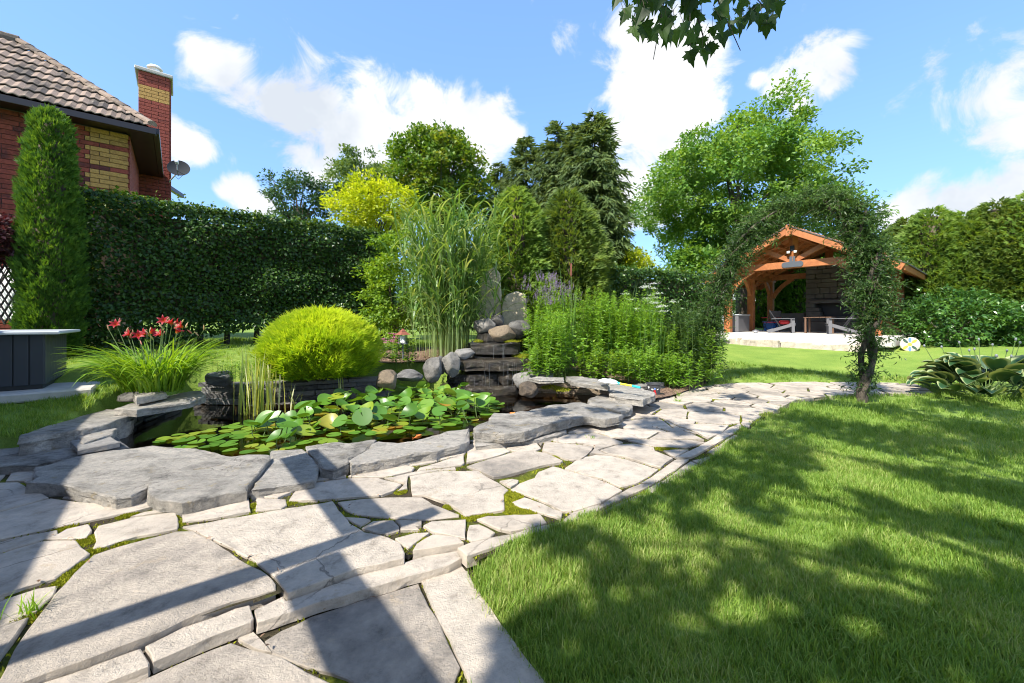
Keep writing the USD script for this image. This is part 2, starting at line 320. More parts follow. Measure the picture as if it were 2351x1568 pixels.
path_poly = sg.Polygon([tuple(P(x, y, .05)) for x, y in PATH_V]).buffer(0)
POND_V = [(235, 1015), (330, 1036), (520, 1046), (640, 1044), (860, 1003), (1090, 980), (1130, 958), (1250, 940), (1310, 926), (1400, 914), (1400, 902), (1250, 896), (1180, 898), (1010, 896), (900, 903), (780, 912), (640, 925), (500, 925), (440, 925), (330, 965)]
WATER = 0.03
pond = sg.Polygon([tuple(P(x, y, WATER)) for x, y in POND_V]).buffer(.05)
pond_out = pond.buffer(.28)
bed = sg.Polygon([tuple(q) for q in (P(415, 905, .45), P(470, 865, .5), P(600, 862, .5), P(640, 845, .5), Q(700, 8.2), Q(880, 9.6), Q(1000, 10.6), Q(1300, 10.2), Q(1450, 10.4), Q(1600, 10.3), P(1610, 884, .05), P(1480, 905, .2), P(1300, 895, .2), P(1000, 890, .2), P(800, 900, .2), P(520, 905, .3))]).buffer(0).buffer(.1)
def sheet(name, poly, zfun, mat, step=.2, kind='structure'):
    x0, y0, x1, y1 = poly.bounds
    X, Y = np.meshgrid(np.arange(x0, x1, step), np.arange(y0, y1, step)); pts = np.c_[X.ravel(), Y.ravel()]
    pts = pts[shapely.contains_xy(poly.buffer(-step * .3), pts[:, 0], pts[:, 1])]
    ring = densify(np.array(poly.exterior.coords)[:-1], step)
    allp = np.vstack([ring, pts])
    from scipy.spatial import Delaunay
    t = Delaunay(allp).simplices; c = allp[t].mean(1)
    t = t[shapely.contains_xy(poly, c[:, 0], c[:, 1])]
    a, b, cc = allp[t[:, 0]], allp[t[:, 1]], allp[t[:, 2]]
    s = (b[:, 0] - a[:, 0]) * (cc[:, 1] - a[:, 1]) - (b[:, 1] - a[:, 1]) * (cc[:, 0] - a[:, 0])
    t[s < 0] = t[s < 0][:, ::-1]
    return put(name, np.c_[allp, zfun(allp)], t, mat, kind=kind, smooth=True)
step_line = sg.LineString([an(-6, -1.98), an(6, -1.98)])
terrace_zone = sg.Polygon([tuple(P(*cA(x, y), .0)) for x, y in [(-900, 1900), (720, 1350), (1330, 1160)]] + [tuple(P(*cB(x, y), 0)) for x, y in [(150, 1180), (500, 1050), (1010, 905), (1230, 850), (1290, 905)]] + [tuple(P(1290, 1640, 0)), tuple(P(1500, 2300, 0)), tuple(P(-1500, 2300, 0))]).buffer(0)
MAT['joint'] = M('joint_soil', {'g': ('geometry', {}), 'n': ('noise_texture', {'scale': 2.2, 'detail': 5.0, 'roughness': .6}), 'n2': ('noise_texture', {'scale': 55.0, 'detail': 6.0, 'roughness': .7}),
    'r': ('rgb_ramp', {'ramp': [(.38, (.055, .042, .03)), (.5, (.06, .052, .028)), (.55, (.08, .095, .014)), (.66, (.17, .19, .018))]}), 'r2': ('rgb_ramp', {'ramp': [(.3, (.5, .5, .5)), (.6, (1.2, 1.2, 1.2))]}),
    'm': ('mix_color', {'blend_type': 'multiply', 'fac': 1.0, 'use_clamp_result': False}), 'b': ('bump', {'strength': 1.0, 'distance': .02}), 'p': ('principled_bsdf', {'roughness': .95, 'specular_ior_level': .1})},
    [('g.position', 'n.vector'), ('g.position', 'n2.vector'), ('n.fac', 'r.fac'), ('n2.fac', 'r2.fac'), ('r.color', 'm.a'), ('r2.color', 'm.b'), ('m.result', 'p.base_color'), ('n2.fac', 'b.height'), ('b.normal', 'p.normal')], 'p.BSDF')
TOP, STEP, TERR = .05, .01, -.035
upper_path = path_poly.difference(terrace_zone).difference(pond)
upper_path = max(upper_path.geoms, key=lambda g: g.area) if upper_path.geom_type != 'Polygon' else upper_path
low_path = path_poly.intersection(terrace_zone); low_path = max(low_path.geoms, key=lambda g: g.area) if low_path.geom_type != 'Polygon' else low_path
sheet('path_soil', upper_path, lambda p: .030 + .014 * (meshkit.fbm(np.c_[p * 5, p[:, :1] * 0], 2) - .5), MAT['joint'], .12)
sheet('terrace_soil', low_path, lambda p: -.055 + .014 * (meshkit.fbm(np.c_[p * 5, p[:, :1] * 0], 2) - .5), MAT['joint'], .12)

SLABS = [  # traced outlines: (crop, top height, points)
 ('A', TOP, [(-80, 690), (60, 650), (265, 598), (480, 622), (600, 608), (765, 588), (848, 628), (720, 660), (560, 695), (420, 722), (240, 757), (-80, 830)]),
 ('A', TOP, [(-80, 520), (100, 510), (150, 545), (258, 592), (150, 622), (50, 648), (-80, 680)]),
 ('A', TOP, [(-80, 848), (100, 800), (300, 762), (306, 783), (200, 820), (60, 862), (-80, 905)]),
 ('A', TOP, [(310, 782), (350, 755), (470, 728), (485, 765), (455, 803), (235, 810)]),
 ('A', TOP, [(-80, 920), (60, 872), (230, 820), (400, 816), (430, 850), (475, 885), (390, 950), (290, 1015), (130, 1060), (-80, 1130)]),
 ('A', TOP, [(492, 770), (520, 740), (700, 695), (925, 668), (938, 735), (932, 755), (720, 795), (560, 845), (484, 862), (505, 820)]),
 ('A', TOP, [(690, 690), (760, 665), (880, 650), (890, 662)]),
 ('A', TOP, [(950, 640), (1080, 610), (1302, 587), (1318, 665), (1200, 687), (957, 720)]),
 ('B', TOP, [(170, 592), (320, 600), (332, 630), (300, 648), (165, 660)]),
 ('A', TOP, [(490, 892), (620, 848), (930, 764), (1010, 768), (1130, 818), (1260, 908), (1370, 968), (1446, 1040), (1446, 1065), (1230, 1130), (960, 1230), (720, 1335), (480, 1420), (240, 1500), (60, 1568), (-60, 1610), (-80, 1590), (-5, 1540), (60, 1430), (150, 1285), (290, 1095)]),
 ('A', TOP, [(-80, 1165), (50, 1112), (200, 1060), (310, 1044), (280, 1098), (190, 1190), (20, 1258), (-80, 1290)]),
 ('B', TOP, [(-213, 742), (26, 700), (141, 682), (337, 645), (568, 608), (598, 655), (660, 722), (740, 768), (858, 800), (922, 830), (942, 880), (940, 905), (700, 960), (480, 1040), (334, 1088), (264, 998), (145, 912), (15, 842), (-115, 784)]),
 ('B', TOP, [(338, 610), (395, 523), (640, 492), (800, 487), (932, 520), (890, 556), (830, 578), (700, 586), (480, 606)]),
 ('B', TOP, [(595, 612), (720, 596), (900, 584), (1038, 584), (1100, 622), (1232, 674), (1232, 685), (1050, 704), (830, 692), (690, 676), (640, 656)]),
 ('B', TOP, [(974, 482), (1130, 452), (1330, 449), (1420, 502), (1492, 550), (1467, 572), (1470, 653), (1267, 690), (1238, 660), (1162, 618), (1052, 580), (987, 576)]),
 ('B', TOP, [(632, 690), (740, 697), (768, 706), (715, 738), (680, 718)]),
 ('B', TOP, [(722, 752), (782, 714), (888, 708), (917, 740), (917, 763), (860, 780), (800, 778)]),
 ('B', TOP, [(897, 712), (1038, 714), (1033, 738), (1005, 746), (1028, 764), (927, 764)]),
 ('B', TOP, [(1043, 740), (1087, 718), (1267, 707), (1267, 806), (1218, 798), (1092, 770)]),
 ('B', TOP, [(892, 802), (1000, 778), (1082, 773), (1008, 825), (968, 852), (930, 830)]),
 ('B', TOP, [(988, 870), (1014, 836), (1092, 782), (1228, 802), (1262, 830), (1150, 850), (1060, 862)]),
 ('B', TOP, [(1287, 732), (1340, 727), (1427, 768), (1402, 796), (1300, 818), (1277, 800)]),
 ('C', TOP, [(372, 717), (440, 692), (720, 612), (850, 607), (960, 627), (1074, 678), (1058, 690), (940, 708), (620, 792), (562, 798)]),
 ('C', TOP, [(366, 688), (372, 607), (500, 592), (640, 582), (686, 605), (560, 648)]),
 ('C', TOP, [(662, 580), (790, 547), (873, 530), (912, 580), (868, 600), (760, 606), (702, 600)]),
 ('C', TOP, [(918, 600), (937, 542), (1040, 542), (1297, 572), (1282, 600), (1208, 660), (1150, 668), (1082, 658), (1002, 628)]),
 ('C', TOP, [(607, 822), (700, 808), (743, 818), (740, 838), (690, 866)]),
 ('C', TOP, [(693, 882), (747, 840), (862, 802), (887, 754), (1000, 715), (1088, 737), (1258, 788), (1428, 852), (1505, 890), (1350, 983), (1132, 1044), (1062, 1038), (950, 980), (830, 930)]),
 ('C', TOP, [(1088, 727), (1200, 652), (1310, 632), (1420, 642), (1530, 662), (1776, 737), (1638, 828), (1560, 853), (1502, 868), (1442, 843), (1362, 800), (1262, 783)]),
 ('C', TOP, [(1348, 600), (1500, 557), (1600, 552), (1738, 577), (1743, 602), (1876, 657), (1788, 723), (1660, 688), (1530, 648), (1402, 623)]),
 ('C', TOP, [(1002, 530), (1012, 502), (1150, 482), (1290, 470), (1420, 502), (1516, 540), (1480, 556), (1200, 543), (1080, 543)]),
 ('C', TOP, [(1553, 525), (1720, 517), (2000, 522), (2115, 540), (1980, 577), (1740, 568), (1640, 545)]),
 ('C', TOP, [(1812, 598), (1900, 590), (1995, 594), (1900, 648), (1860, 630)]),
 ('C', TOP, [(1113, 470), (1200, 432), (1310, 417), (1560, 447), (1775, 462), (1690, 508), (1550, 518), (1420, 493), (1300, 463)]),
 ('C', TOP, [(1283, 405), (1480, 387), (1680, 362), (1798, 372), (1876, 433), (1700, 438), (1450, 423)]),
 ('C', TOP, [(1705, 513), (1782, 468), (1960, 457), (2028, 482), (2106, 523), (2000, 513)]),
 ('C', TOP, [(1723, 337), (1820, 332), (2046, 382), (2036, 403), (1900, 408), (1860, 388), (1802, 358)]),
 ('C', TOP, [(1913, 415), (2100, 402), (2286, 417), (2238, 468), (2140, 512), (2062, 470)]),
 ('C', TOP, [(1988, 345), (2003, 312), (2200, 322), (2370, 337), (2370, 392), (2280, 405), (2080, 398), (1993, 370)]),
 ('C', TOP, [(702, 975), (790, 942), (830, 952), (1072, 1052), (1062, 1102), (1000, 1078), (760, 1010)]),
 ('C', TOP, [(447, 1100), (522, 1077), (903, 1067), (952, 1130), (900, 1148), (690, 1193), (602, 1173)]),
 ('C', TOP, [(377, 1238), (382, 1132), (470, 1132), (587, 1185), (558, 1223), (480, 1243)]),
 ('C', TOP, [(562, 1228), (602, 1196), (690, 1202), (640, 1222)]),
 ('C', TOP, [(308, 1310), (400, 1272), (560, 1237), (700, 1207), (900, 1157), (1076, 1120), (1096, 1135), (900, 1195), (720, 1245), (520, 1320), (370, 1372)]),
 ('C', TOP, [(1068, 1110), (1136, 1055), (1360, 988), (1512, 896), (1638, 843), (1725, 852), (1560, 925), (1340, 1030), (1110, 1128)]),
 ('C', TOP, [(1645, 840), (1722, 792), (1890, 668), (1996, 662), (1900, 740), (1735, 845)]),
 ('C', TOP, [(1905, 655), (2120, 543), (2290, 433), (2370, 398), (2390, 425), (2170, 570), (2012, 652)]),
 ('B', STEP, [(157, 1182), (300, 1114), (480, 1060), (780, 984), (1010, 914), (1218, 858), (1258, 905), (1180, 946), (900, 1026), (560, 1126), (177, 1246)]),
 ('A', STEP, [(744, 1352), (900, 1274), (1100, 1204), (1308, 1160), (1333, 1225), (1318, 1243), (1100, 1326), (802, 1456)]),
 ('A', STEP, [(60, 1610), (300, 1514), (520, 1416), (713, 1349), (783, 1455), (778, 1473), (600, 1541), (420, 1616), (60, 1720)]),
 ('A', TERR, [(600, 1560), (740, 1493), (900, 1433), (1203, 1303), (1208, 1345), (1000, 1426), (700, 1556), (620, 1600)]),
 ('A', TERR, [(1228, 1307), (1310, 1268), (1427, 1400), (1350, 1383), (1262, 1335)]),
 ('B', TERR, [(178, 1300), (300, 1244), (472, 1183), (428, 1213), (212, 1316)]),
 ('B', TERR, [(218, 1335), (300, 1284), (480, 1199), (720, 1114), (1018, 1044), (1058, 1112), (1126, 1252), (1245, 1480), (1222, 1540), (1180, 1640), (800, 1640), (640, 1536), (430, 1466), (252, 1398)]),
 ('A', TERR, [(480, 1680), (700, 1570), (1000, 1440), (1220, 1352), (1356, 1393), (1490, 1436), (1616, 1502), (1850, 1610), (1950, 1720), (1900, 1900), (300, 1900)]),
 ('B', TERR, [(1030, 1005), (1268, 948), (1300, 1020), (1400, 1180), (1480, 1290), (1600, 1450), (1740, 1640), (1310, 1640), (1252, 1480), (1112, 1200)]),
 ('C', TOP, [(0, 745), (20, 720), (345, 630), (350, 690), (330, 705), (120, 728)]),
 ('B', TOP, [(650, 480), (700, 455), (940, 420), (1000, 436), (985, 452), (880, 478), (780, 485)]),
 ('B', TOP, [(532, 480), (560, 462), (640, 455), (640, 485), (590, 494)]),
 ('B', TOP, [(185, 585), (250, 560), (380, 535), (388, 550), (320, 575), (280, 592)]),
]
conv = {'A': cA, 'B': cB, 'C': cC}
ground_prim = stage.GetPrimAtPath('/World/path_soil')
pave = UsdGeom.Xform.Define(stage, '/World/stone_path').GetPrim(); cd(pave, kind='structure')
polys = []
for c, z, pts in SLABS:
    pl = sg.Polygon(trace(pts, conv[c], z)).buffer(0)
    pl = pl if pl.geom_type == 'Polygon' else max(pl.geoms, key=lambda g: g.area)
    for q in polys:
        if pl.intersects(q): pl = pl.difference(q.buffer(.008))
    pl = pl if pl.geom_type == 'Polygon' else max(pl.geoms, key=lambda g: g.area)
    if pl.area < .004: continue
    polys.append(pl)
    xy = np.array(pl.exterior.coords)[:-1]
    nearness = np.linalg.norm(xy.mean(0))
    v, f = slab(xy, z + rng.normal(0, .003), .055 if z != TOP else .075, step=.06 if nearness < 4 else .12, jit=.009, ch=.005, tilt=.003)
    put('flagstone', v, f, MAT['flag'], pave, tint=float(np.clip(rng.normal(.62, .16), 0, 1)) - (.05 if z == TERR else 0))
# the rest of the path, farther away: crazy paving cells between the traced stones
rest = upper_path.difference(so.unary_union([q.buffer(.03) for q in polys])).difference(pond.buffer(.55))
r3 = np.random.default_rng(11)
x0, y0, x1, y1 = upper_path.bounds
seeds = np.c_[r3.uniform(x0 - 1, x1 + 1, 900), r3.uniform(y0 - 1, y1 + 1, 900)]
for it in range(3):
    vor = Voronoi(seeds); new = seeds.copy()
    for a, reg in enumerate(vor.point_region):
        rg = vor.regions[reg]
        if rg and -1 not in rg: new[a] = vor.vertices[rg].mean(0)
    seeds = np.where(np.abs(new - seeds).max(1, keepdims=True) < 2, seeds + .35 * (new - seeds), seeds)
vor = Voronoi(seeds)
for a, reg in enumerate(vor.point_region):
    rg = vor.regions[reg]
    if not rg or -1 in rg: continue
    cell = sg.Polygon(vor.vertices[rg]).buffer(-.022)
    if not cell.is_valid or cell.area > 4 or cell.is_empty: continue
    pc = cell.intersection(rest)
    pc = max(pc.geoms, key=lambda g: g.area) if pc.geom_type in ('MultiPolygon', 'GeometryCollection') and len(pc.geoms) else pc
    if pc.geom_type != 'Polygon' or pc.area < .02: continue
    pc = pc.simplify(.02)
    c0 = np.array(pc.centroid.coords[0])
    if c0[1] < .8 or abs(c0[0]) > 1.5 * c0[1] + .5: continue
    v, f = slab(np.array(pc.exterior.coords)[:-1], TOP + rng.normal(0, .004), .07, step=.12, jit=.012, ch=.006, tilt=.003)
    put('flagstone', v, f, MAT['flag'], pave, tint=float(np.clip(rng.normal(.5, .16), 0, 1)))
    polys.append(pc)
slab_union = so.unary_union(polys)

COP = [ # name label kept per stone: crop, top, thickness, outline
 ('A', .125, .10, [(140, 522), (195, 492), (190, 432), (420, 372), (520, 337), (800, 324), (1000, 332), (1180, 367), (1250, 385), (1000, 440), (850, 480), (770, 545), (690, 590), (610, 603), (450, 560), (305, 522)], 'widest grey coping slab, at the near left rim of the pond'),
 ('A', .145, .12, [(768, 555), (797, 492), (900, 457), (1100, 402), (1300, 377), (1423, 374), (1393, 430), (1308, 520), (1296, 545), (1150, 572), (960, 610), (830, 600)], 'layered grey slab with a flaking front edge on the near rim of the pond'),
 ('B', .115, .09, [(140, 555), (182, 502), (227, 422), (252, 348), (418, 332), (492, 420), (488, 470), (468, 498), (400, 512), (260, 538)], 'tapering grey coping slab crossed by the beam shadow'),
 ('B', .135, .11, [(426, 326), (600, 302), (796, 292), (738, 340), (652, 396), (650, 416), (570, 448), (512, 436), (498, 410)], 'lichen spotted coping block right of the beam shadow'),
 ('B', .145, .115, [(658, 398), (808, 303), (1000, 300), (1160, 247), (1288, 227), (1284, 300), (1230, 318), (1090, 350), (950, 372), (662, 428)], 'long saw cut coping block with a ridged front face'),
 ('C', .21, .105, [(405, 440), (500, 397), (560, 380), (540, 362), (560, 327), (700, 332), (900, 282), (1060, 257), (1200, 247), (1290, 262), (1500, 332), (1490, 352), (1380, 368), (1220, 352), (1080, 382), (930, 422), (790, 462), (640, 476), (425, 468)], 'great pitted boulder slab overhanging the path at the pond rim'),
 ('C', .10, .065, [(428, 535), (640, 520), (800, 495), (1090, 432), (1100, 455), (980, 495), (640, 545), (430, 565)], 'thin flat stone under the pitted boulder slab'),
 ('C', .19, .10, [(1255, 217), (1330, 197), (1420, 192), (1578, 267), (1574, 295), (1500, 318), (1380, 280), (1262, 255)], 'grey ledge stone with a rusty patch at the right end of the pond'),
 ('C', .29, .10, [(1403, 112), (1560, 110), (1738, 172), (1734, 196), (1660, 228), (1470, 208), (1412, 170)], 'flat grey capstone beside the painted bucket'),
 ('C', .39, .07, [(1090, 62), (1180, 57), (1398, 92), (1398, 130), (1250, 112), (1130, 92)], 'sloping grey capstone under the perennials'),
 ('C', .44, .05, [(818, 72), (880, 62), (1082, 60), (1082, 82), (900, 88)], 'thin pale slab next to the waterfall'),
 ('A', .27, .24, [(100, 268), (400, 172), (560, 124), (700, 128), (688, 160), (580, 203), (430, 238), (110, 285)], 'shaded flat coping stone along the left lawn'),
 ('A', .21, .16, [(410, 250), (455, 228), (618, 224), (598, 260), (440, 306), (418, 298)], 'small sunlit coping stone at the left end of the pond'),
 ('A', .36, .09, [(600, 122), (720, 82), (1000, 42), (1056, 38), (1084, 58), (1000, 88), (720, 132)], 'long plank shaped coping stone in front of the daylilies'),
 ('A', .11, .12, [(-90, 430), (-40, 372), (180, 332), (330, 312), (505, 322), (430, 362), (185, 420), (20, 428)], 'dark shaded slab behind the widest coping slab'),
 ('A', .12, .10, [(-160, 352), (160, 325), (150, 345), (20, 366), (-160, 392)], 'small shaded slab sunk in the left lawn'),
 ('A', .46, .08, [(700, 45), (740, 22), (860, 28), (870, 42), (720, 72)], 'short pale stone lying at the foot of the daylilies'),
]
path_fill = slab_union.buffer(.22).buffer(-.22).union(path_poly.buffer(-.4)); shapely.prepare(path_fill)
terr_fill = so.unary_union([q for q in polys]).intersection(terrace_zone).buffer(.1).buffer(-.1)
cop_fill = so.unary_union([sg.Polygon(trace(p_, conv[c_], z_)).buffer(0) for c_, z_, th_, p_, l_ in COP] + [pond.buffer(.3)]).buffer(.2).buffer(-.24); shapely.prepare(cop_fill)
def ground_z(xy):
    xy = np.atleast_2d(np.asarray(xy, float))
    z = _rbf(xy)
    ip = shapely.contains_xy(path_fill, xy[:, 0], xy[:, 1])
    z = np.where(ip, -.13, z)
    dt = shapely.distance(shapely.points(xy), terr_fill); z = np.where(~ip & (dt < .45), z - .075 * (1 - np.clip(dt / .45, 0, 1)), z)
    d = shapely.distance(shapely.points(xy), pond.boundary); inside = shapely.contains_xy(pond.buffer(.33), xy[:, 0], xy[:, 1])
    z = np.where(inside, np.minimum(z, np.where(shapely.contains_xy(pond, xy[:, 0], xy[:, 1]), -.1 - .32 * np.clip(d / .5, 0, 1), -.1)), z)
    z = np.where(shapely.contains_xy(cop_fill, xy[:, 0], xy[:, 1]), np.minimum(z, -.1), z)
    return z
def gz(x, y): return float(ground_z([(x, y)])[0])
g_ = lambda a, b, n: np.sign(b) * (abs(a) * (abs(b) / abs(a)) ** np.linspace(0, 1, n))
xs = np.unique(np.round(np.concatenate([g_(9, -500, 26), np.arange(-9, -1, .14), np.arange(-1, 3.2, .07), np.arange(3.2, 12, .14), g_(12, 500, 26)]), 3))
ys = np.unique(np.round(np.concatenate([g_(4, -500, 22), np.arange(-4, 1, .4), np.arange(1, 4, .07), np.arange(4, 12, .14), g_(12, 600, 34)]), 3))
gx, gy = np.meshgrid(xs, ys, indexing='ij')
gpts = np.c_[gx.ravel(), gy.ravel()]
near = (np.abs(gpts) < 70).all(1)
gzv = np.full(len(gpts), 1.2); gzv[near] = ground_z(gpts[near])
far = ~near; gzv[far] = _rbf(np.clip(gpts[far], -70, 80))
i, j = np.meshgrid(np.arange(len(xs) - 1), np.arange(len(ys) - 1), indexing='ij'); k = i * len(ys) + j
gq = np.stack([k, k + len(ys), k + len(ys) + 1, k + 1], -1).reshape(-1, 4)
gf = np.vstack([gq[:, [0, 1, 2]], gq[:, [0, 2, 3]]])
MAT['lawn'] = M('lawn_turf', {'g': ('geometry', {}), 'n': ('noise_texture', {'scale': 1.3, 'detail': 8.0, 'roughness': .65}), 'n2': ('noise_texture', {'scale': 60.0, 'detail': 6.0, 'roughness': .75}),
    'r': ('rgb_ramp', {'ramp': [(.3, (.12, .205, .03)), (.5, (.18, .27, .045)), (.72, (.26, .33, .07))]}), 'r2': ('rgb_ramp', {'ramp': [(.3, (.45, .5, .4)), (.65, (1.25, 1.2, 1.1))]}),
    'm': ('mix_color', {'blend_type': 'multiply', 'fac': 1.0, 'use_clamp_result': False}), 'b': ('bump', {'strength': .8, 'distance': .03}), 'p': ('principled_bsdf', {'roughness': .8, 'specular_ior_level': .2, 'sheen_weight': .2, 'sheen_tint': (.5, .8, .2)})},
    [('g.position', 'n.vector'), ('g.position', 'n2.vector'), ('n.fac', 'r.fac'), ('n2.fac', 'r2.fac'), ('r.color', 'm.a'), ('r2.color', 'm.b'), ('m.result', 'p.base_color'), ('n2.fac', 'b.height'), ('b.normal', 'p.normal')], 'p.BSDF')
MAT['pondbed'] = plain('pond_liner', (.075, .05, .022), .9, noise=.6, nscale=6)
inpond = shapely.contains_xy(pond.buffer(.3), gpts[:, 0], gpts[:, 1])
fin = inpond[gf].all(1)
put('ground', np.c_[gpts, gzv], gf[~fin], MAT['lawn'], smooth=True, kind='structure')
put('pond_floor', np.c_[gpts, gzv], gf[fin], MAT['pondbed'], smooth=True, kind='structure')

# moss cushions and weeds in the joints
joints = path_poly.difference(slab_union).difference(pond.buffer(.4))

# coping stones round the pond
for c, z, th, pts, lab in COP:
    xy = trace(pts, conv[c], z)
    v, f = slab(xy, z, th, step=.05, jit=.03, ch=.010, tilt=.012, rough=.014, strata=3 if th >= .09 else 2)
    tag(put('coping_stone', v, f, MAT['coping'], tint=float(rng.uniform(.42, .72))), lab, 'stone')
# ------------------------------------------------------------------ pond water, walls and waterfall
MAT['water'] = M('pond_water', {'g': ('geometry', {}), 'n': ('noise_texture', {'scale': 7.0, 'detail': 3.0}), 'b': ('bump', {'strength': .12, 'distance': .01}), 'f': ('fresnel', {'IOR': 1.33}),
    't': ('transparent_bsdf', {'color': (.36, .27, .13)}), 's': ('glossy_bsdf', {'roughness': .015, 'color': (1, 1, 1)}), 'm': ('mix_closure', {})},
    [('g.position', 'n.vector'), ('n.fac', 'b.height'), ('b.normal', 'f.normal') if False else ('b.normal', 's.normal'), ('f.fac', 'm.fac'), ('t.BSDF', 'm.closure1'), ('s.BSDF', 'm.closure2')], 'm.closure')
sheet('water', pond.buffer(.12), lambda p: np.full(len(p), WATER), MAT['water'], .4)
MAT['moss'] = foliage('moss', [(.07, .09, .01), (.19, .21, .014), (.34, .34, .025)], rough=.9, trans=.15, spec=.1)

def wall_stones(line, z0, courses, th, mat, label, out=.0, seed=1, depth=.24, lens=(.28, .75)):
    """dry stacked flat stones along a polyline; each stone is a thing one could lift off"""
    r = np.random.default_rng(seed); ln = sg.LineString(line); w = thing('stone_wall', label, 'stone wall')
    for c in range(courses):
        s = r.uniform(-.3, 0); z = z0 + sum(th[:c])
        while s < ln.length - .1:
            L = r.uniform(*lens); a = ln.interpolate(max(s, 0)); b = ln.interpolate(min(s + L - .012, ln.length))
            p, q = np.array(a.coords[0]), np.array(b.coords[0])
            t = q - p; n = np.linalg.norm(t)
            if n > .1:
                t /= n; o = np.array([t[1], -t[0]]); off = r.normal(0, .025) + out * c; dp = depth * r.uniform(.8, 1.3)
                quad = [p + o * off, q + o * (off + r.normal(0, .02)), q + o * (off - dp), p + o * (off - dp)]
                v, f = slab(np.array(quad), z + th[c] - .006 + r.normal(0, .004), th[c] - .008, step=.09, jit=.018, ch=.012, tilt=.012, rough=.006)
                put('stone', v, f, mat, w, tint=float(r.uniform(.2, .9)))
            s += L
    return
back_line = [tuple(P(440, 925, .06)), tuple(P(560, 928, .06)), tuple(P(700, 920, .06)), tuple(P(830, 910, .06)), tuple(P(905, 905, .06))]
wall_stones(back_line, -.12, 5, [.16, .10, .09, .08, .07], MAT['slate'], 'low dry stacked wall of flat grey stones below the golden shrub', -.03, 3)
left_line = [tuple(P(300, 1040, .06)), tuple(P(262, 1010, .06)), tuple(P(340, 960, .06)), tuple(P(440, 925, .06))]
wall_stones(left_line, -.15, 4, [.12, .09, .08, .06], MAT['slate'], 'shaded dry stacked wall under the left end of the pond', -.02, 4, lens=(.4, .9))
right_line = [tuple(P(1170, 899, .06)), tuple(P(1260, 898, .06)), tuple(P(1340, 902, .06)), tuple(P(1400, 908, .06))]
wall_stones(right_line, -.12, 3, [.17, .09, .08], MAT['brown_boulder'], 'low olive stone wall at the water right of the waterfall', -.03, 5, lens=(.3, .8))
right_front = [tuple(P(1400, 922, .05)), tuple(P(1450, 915, .05)), tuple(P(1510, 903, .05)), tuple(P(1530, 897, .05))]
wall_stones(right_front, -.02, 3, [.09, .08, .08], MAT['slate'], 'short stacked wall of dark stones beside the bucket', -.01, 6, lens=(.25, .5))

MAT['flow'] = M('falling_water', {'f': ('fresnel', {'IOR': 1.33}), 't': ('transparent_bsdf', {'color': (.85, .87, .88)}), 's': ('glossy_bsdf', {'roughness': .12}), 'd': ('diffuse_bsdf', {'color': (.6, .62, .64)}), 'm': ('mix_closure', {}), 'm2': ('mix_closure', {'fac': .10})}, [('f.fac', 'm.fac'), ('t.BSDF', 'm.closure1'), ('s.BSDF', 'm.closure2'), ('m.closure', 'm2.closure1'), ('d.BSDF', 'm2.closure2')], 'm2.closure')
wf = thing('waterfall', 'stepped rock waterfall of wet dark ledges at the back of the pond', 'waterfall')
def ledge(x0, x1, y, d, depth, thick, seed, mat='wet', lip=0.0):
    """a wide wet ledge whose top front edge runs from picture x0 to x1 at height y, d metres away"""
    r = np.random.default_rng(seed); z = zat(y, d); a, b = Q(x0, d), Q(x1, d)
    front = [a + (b - a) * k / 7 + np.array([0, -.16 * math.sin(math.pi * k / 7) + r.normal(0, .03)]) for k in range(8)]
    back = [b + [.05, depth], (a + b) / 2 + [0, depth * 1.1], a + [-.05, depth]]
    return slab(np.array(front + back), z, thick, step=.06, jit=.04, ch=.03, tilt=.015, rough=.03, strata=3)
for x0, x1, y, d, dp, th, sd in [(1008, 1190, 890, 7.75, .7, .34, 1), (1028, 1150, 858, 8.02, .6, .24, 2), (1046, 1226, 824, 7.98, .95, .22, 3), (1080, 1190, 788, 8.3, .8, .22, 4), (1095, 1185, 766, 8.6, .6, .2, 6)]:
    v, f = ledge(x0, x1, y, d, dp, th, sd); put('ledge', v, f, MAT['wet'], wf, tint=.5 if sd % 2 else .35)
v, f = box((Q(1115, 8.9)[0], 9.0, .45), (1.3, .9, 1.0), None, .3); put('core', v, f, MAT['wet'], wf, tint=.2)
r = np.random.default_rng(3)
mb = MB()
for (x0, x1, yt, yb, d, n) in [(1130, 1165, 792, 822, 8.12, 5), (1085, 1190, 832, 884, 7.78, 7), (1050, 1150, 866, 890, 7.76, 4)]:
    for k in range(n):
        p = Q(r.uniform(x0, x1), d - .03); zt, zb = zat(yt, d), zat(yb + 4, d)
        pts = [(p[0] + r.normal(0, .003), p[1] - .015 * u, zt + (zb - zt) * u) for u in np.linspace(0, 1, 6)]
        mb.add(*tube(pts, np.linspace(r.uniform(.001, .003), r.uniform(.001, .005), 6), 5))
mb.build('falling_water', MAT['flow'], wf, smooth=True, kind='stuff')
for x0, x1, y, d in [(1062, 1180, 822, 8.3), (1095, 1165, 787, 8.62)]:
    a, b = Q(x0, d), Q(x1, d); z = zat(y, d) + .025
    put('pool', np.array([[a[0], a[1] - .12, z], [b[0], b[1] - .12, z], [b[0] - .1, b[1] + .3, z], [a[0] + .1, a[1] + .3, z]]), [[0, 1, 2], [0, 2, 3]], MAT['flow'], wf)
mosses = MB()
